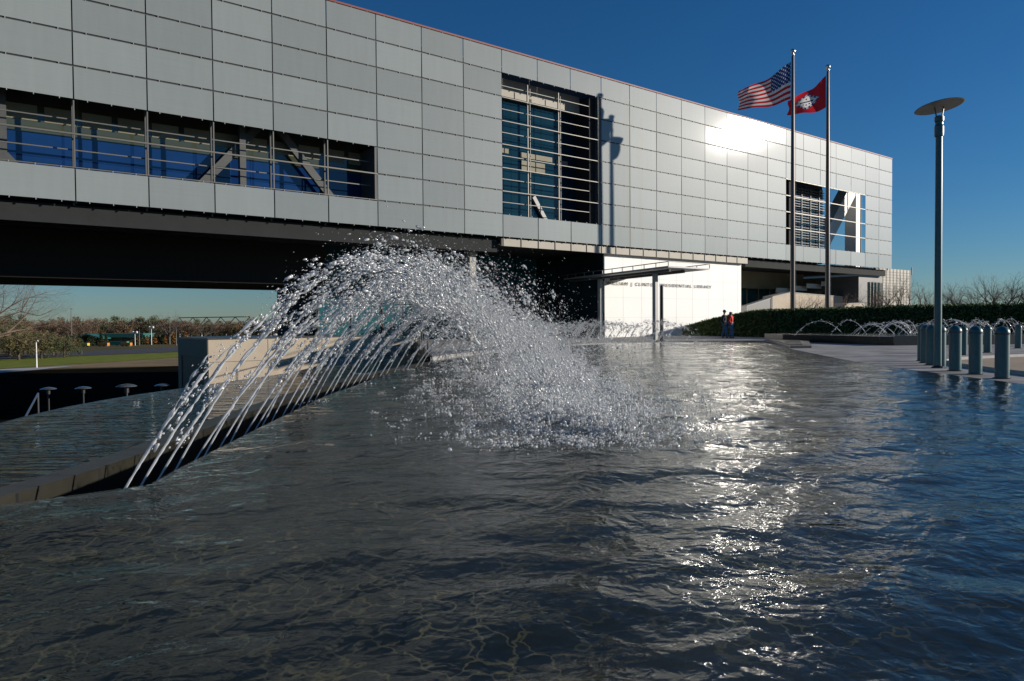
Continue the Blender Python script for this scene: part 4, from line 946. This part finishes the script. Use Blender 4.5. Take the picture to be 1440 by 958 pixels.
goods = [(110,485,'orange','orange crate of goods at the left of the garden pavilion'),(118,486,'yellow','yellow crate of goods before the garden pavilion'),(146,486,'orange','orange crate of goods at the middle of the garden pavilion'),(165,485,'greenbox','long green skip standing right of the garden pavilion'),(178,486,'orange','orange crate right of the green skip'),(158,480,'redpaint','red crate stacked behind the green skip'),(185,484,'yellow','small yellow crate farthest right of the pavilion goods')]
for px,py,m_,lb in goods:
    Z = 5.2*F/(py-457.6)*.96; p = PZ(px,py,Z); wdt_ = 1.9 if m_ == 'greenbox' else .8; hh = .75 if m_ == 'greenbox' else .6
    o = empty('goods_crate', (p.x,p.y,ZG), lb, 'crate', 'goods outside the garden pavilion', rz=-YAW); o.scale = (1.45,1.45,1.45)
    MB().box((-wdt_,-.4,.12),(wdt_,.4,hh)).build('box', M[m_], o, bevel=.03); mb = MB()
    for x in (-.8,0,.8): mb.box((x*wdt_-.06,-.45,0),(x*wdt_+.06,.45,.118))
    for x in (-.97,.97): mb.box((x*wdt_-.04,-.44,.12),(x*wdt_+.04,-.41,hh+.04))
    mb.build('frame', M['railsteel'], o)
def conifer(mt, seed):
    rng = np.random.default_rng(seed); o = empty('potted_conifer', (0,0,0)); n = 500; t = rng.random(n)**1.3; th = rng.random(n)*6.28; r = (1-t)*.42*(.6+.5*rng.random(n))
    P = np.stack([r*np.cos(th),r*np.sin(th),.25+t*1.6],-1); tri = rng.normal(0,.07,(n,3,3)); npmesh('foliage', (P[:,None]+tri).reshape(-1,3), np.arange(3*n).reshape(-1,3), mt, o, False, 3)
    MB().lathe([(.16,0),(.22,.28),(.18,.28)],n=10).build('pot', M['black'], o); return o
cf = [conifer(M['conifer'],1), conifer(M['autumn'],2)]; uc = set()
for i,px in enumerate([106,112,126,131,137,142,149,190,194,198,203,207,212,218,223,228,233,239,245,250,256,262]):
    k = 1 if i%5 in (1,3) and px > 150 or i < 1 else 0; o = cf[k] if k not in uc else copy_tree(cf[k]); uc.add(k)
    Z = 5.2*F/(float(np.interp(px,[100,260],[486,484]))-457.2); p = PZ(px,484,Z); o.location = (p.x,p.y,ZG); s = rr.uniform(.75,1.15); s *= 1.5; o.scale = (s*1.3,s*1.3,s)
    tag(o, ['dark green potted conifer in the garden centre row','orange leaved potted tree in the garden centre row'][k], 'potted tree', ['dark potted conifers','orange potted trees'][k])
# distant lamps and poles
def pole(px,y0,y1,Z,kind,label):
    Z = Z*1.42 if Z > 100 else Z; p = PZ(px,y0,Z); t = PZ(px,y1,Z); h = t.z-ZG; o = empty('street_lamp' if kind else 'utility_pole', (p.x,p.y,ZG), label, 'street lamp' if kind else 'pole')
    MB().lathe([(.10 if kind else .14,0),(.07,h)],n=10).build('pole', M['whitepaint'] if kind else M['railsteel'], o)
    if kind == 2:
        for s in (-1,1):
            l = MB().lathe([(.05,-.22),(.30,0),(.28,.28),(.05,.42)],n=14).build('globe', M['globe'], o, smooth=True); l.location = (CY*.45*s,-SY*.45*s,h)
        mb = MB(); mb.bar((-CY*.45,SY*.45,h-.2),(CY*.45,-SY*.45,h-.2),.07); mb.build('arm', M['whitepaint'], o)
    elif kind == 1:
        mb = MB(); mb.bar((0,0,h),(CY*.25,-SY*.25,h+.14),.18,.14); mb.build('lamp_head', M['globe'], o)
    else:
        mb = MB(); mb.bar((-CY*.5,SY*.5,h-.3),(CY*.5,-SY*.5,h-.3),.08); mb.build('crossarm', M['railsteel'], o)
pole(51.5,517,481,92,1,'short white single lamp post standing in the lawn at left')
pole(190,484,468,134,2,'shorter twin globe lamp post right of the green pavilion')
pole(213,480,461,138,2,'taller twin globe lamp post before the brown trees')
pole(101,486,433,150,0,'tall thin pole rising above the trees behind the green pavilion')
pole(196,484,463,136,0,'short pole between the two twin globe lamp posts')
pole(239,486,445,141,0,'tall pole by the narrow bare tree left of the pavilion block')
pole(248,484,461,132,0,'pole just left of the stone pavilion block')
pole(348,484,459,132,0,'pole seen above the stone pavilion through the jets')
a = PZ(252,447,320); b = PZ(352,449,300); br_ = empty('truss_bridge', (a.x,a.y,ZG), 'faint pale truss bridge on the skyline beyond the stone pavilion', 'bridge')
mb = MB(); v0 = Vector((0,0,a.z-ZG)); v1 = Vector((b.x-a.x,b.y-a.y,a.z-ZG))
dn = Vector((0,0,3.4)); mb.bar(v0,v1,.35); mb.bar(v0-dn,v1-dn,.5)
for k in range(10): mb.bar(v0.lerp(v1,k/10)-dn*(k%2), v0.lerp(v1,(k+1)/10)-dn*((k+1)%2),.25)
mb.build('truss', M['fascia'], br_); mb = MB()
for t in (0,.33,.66,1): q = v0.lerp(v1,t); mb.bar((q.x,q.y,0),(q.x,q.y,q.z-3.4),.9)
mb.build('piers', M['path'], br_)
p = PZ(185,465,224); shd = empty('shed', (p.x,p.y,ZG), 'long low green roofed shed among the distant trees', 'building', rz=-YAW)
MB().box((-7,0,0),(7,5,2.2)).build('wall', M['fascia'], shd); shd.scale = (.55,.55,.6); mb = MB(); gable(mb,-7.4,7.4,-.4,5.4,2.35,3.4); mb.build('roof', M['roofgreen'], shd)

# ------------------------------------------------------------------ people
def skinned(name, J, E, m, parent, root=0, sub=2):
    me = bpy.data.meshes.new(name); me.from_pydata([j[0] for j in J], E, []); o = bpy.data.objects.new(name+'_t', me); COL.objects.link(o)
    md = o.modifiers.new('s','SKIN'); md.use_smooth_shade = True; me.update()
    for i,j in enumerate(J):
        sv = me.skin_vertices[0].data[i]; r = j[1]; sv.radius = (r,r) if not hasattr(r,'__len__') else r; sv.use_root = (i == root)
    o.modifiers.new('u','SUBSURF').levels = sub
    bpy.context.view_layer.update(); dg = bpy.context.evaluated_depsgraph_get(); nm = bpy.data.meshes.new_from_object(o.evaluated_get(dg)); bpy.data.objects.remove(o)
    nm.name = name; nm.materials.clear(); nm.materials.append(m); nm.polygons.foreach_set('use_smooth',[True]*len(nm.polygons)); r = bpy.data.objects.new(name, nm); COL.objects.link(r); r.parent = parent; return r
def person(loc, face, label, top, leg, woman=False, cap=False, s=1.0, stride=.22):
    o = empty('person', loc, label, 'person', rz=face)
    sw = .17 if woman else .195; st = stride
    LK, RK = (.09,-.5*st-.02,.50), (-.09,.5*st-.06,.51); LA, RA = (.09,.55*st+.02,.09), (-.09,-.55*st+.0,.09)
    J = [((0,0,.95),.125),((.09,0,.90),.10),((.09,-.22*st-.05,.50),.062),((.09,.6*st,.10),.042),((.095,.6*st-.15,.035),.036),
         ((-.09,0,.90),.10),((-.09,-.55*st-.04,.52),.062),((-.09,-.55*st,.10),.042),((-.095,-.55*st-.15,.035),.036),
         ((0,0,1.15),.125 if woman else .135),((0,.0,1.36),.14),((0,0,1.48),.06),((0,-.01,1.55),.052),((0,-.015,1.64),.092),((0,-.012,1.71),.085),
         ((sw,0,1.41),.062),((sw+.05,.05,1.14),.044),((sw+.03,-.08,.90),.032),((sw+.03,-.13,.83),.030),
         ((-sw,0,1.41),.062),((-sw-.05,.05,1.14),.044),((-sw-.03,-.08,.90),.032),((-sw-.03,-.13,.83),.030)]
    E = [(0,1),(1,2),(2,3),(3,4),(0,5),(5,6),(6,7),(7,8),(0,9),(9,10),(10,11),(11,12),(12,13),(13,14),(10,15),(15,16),(16,17),(17,18),(10,19),(19,20),(20,21),(21,22)]
    J[3] = ((.09,.65*st,.10),.042); J[4] = ((.095,.65*st-.15,.04),.034)
    J[2] = ((.09,.25*st-.03,.50),.062)
    skinned('body', J, E, M['skin'], o)
    c = .018
    JJ = [((0,0,.93),.145)]+[(J[i][0], J[i][1]+c+.012) for i in (1,2,3,5,6,7)]
    skinned('trousers', JJ, [(0,1),(1,2),(2,3),(0,4),(4,5),(5,6)], leg, o)
    JJ = [((0,0,.98),.155),((0,0,1.15),.160 if not woman else .15),((0,0,1.37),.165),((0,0,1.475),.075)]+[(J[i][0],J[i][1]+c+.01) for i in (15,16,17,19,20,21)]
    skinned('jacket', JJ, [(0,1),(1,2),(2,3),(2,4),(4,5),(5,6),(2,7),(7,8),(8,9)], top, o)
    for i in (4,8):
        a, b = Vector(J[i-1][0]), Vector(J[i][0]); skinned('shoe', [((a.x,a.y+.03,.045),.045),((b.x,b.y,.038),.040)], [(0,1)], M['shoe'], o)
    if cap:
        mb = MB().lathe([(.100,1.665),(.103,1.70),(.085,1.765),(.04,1.80),(.004,1.805)],(0,-.01,0),18).build('cap', M['navy'], o, smooth=True)
        MB().add([(-.07,-.09,1.68),(.07,-.09,1.68),(.06,-.19,1.655),(-.06,-.19,1.655),(-.07,-.09,1.69),(.07,-.09,1.69),(.06,-.19,1.665),(-.06,-.19,1.665)],[(0,3,2,1),(4,5,6,7),(0,1,5,4),(1,2,6,5),(2,3,7,6),(3,0,4,7)]).build('cap_peak', M['navy'], o)
    if woman: skinned('hair', [((0,.01,1.725),.088),((0,.035,1.65),.100),((0,.06,1.52),.085),((0,.05,1.43),.05)], [(0,1),(1,2),(2,3)], M['hair'], o)
    else: skinned('hair', [((0,.015,1.70),.088),((0,.045,1.63),.072)], [(0,1)], M['hair'], o)
    skinned('nose', [((0,-.095,1.655),.012),((0,-.118,1.63),.013)], [(0,1)], M['skin'], o)
    mb = MB()
    for e in (-.032,.032): mb.lathe([(.002,-.008),(.009,-.004),(.011,0),(.009,.004),(.002,.008)],(e,-.092,1.665),8)
    mb.build('eyes', M['black'], o)
    for e in (-1,1): MB().lathe([(.004,-.028),(.016,-.01),(.017,.01),(.004,.026)],(.088*e,.0,1.65),8).build('ear', M['skin'], o)
    o.scale = (s,s,s); return o
fc = -YAW+R(62)
pA = G(1018.5,475.3,0); pB = G(1028,475.6,0)
person((pA.x,pA.y,0), fc, 'person in a dark navy jacket, jeans and cap walking beside the one in red', M['navy'], M['jean'], False, True, 1.08, .24)
person((pB.x,pB.y,0), fc-.15, 'person with brown hair in a bright red jacket and jeans walking by the hedge', M['redcloth'], M['jean'], True, False, 1.04, .2)

# ------------------------------------------------------------------ render settings
sc.view_settings.view_transform = 'Standard'; sc.view_settings.look = 'None'; sc.view_settings.exposure = .1; sc.view_settings.gamma = 1
sc.render.engine = 'CYCLES'; sc.cycles.max_bounces = 10; sc.cycles.transparent_max_bounces = 24; sc.cycles.sample_clamp_indirect = 40
sc.cycles.caustics_reflective = False; sc.cycles.caustics_refractive = False
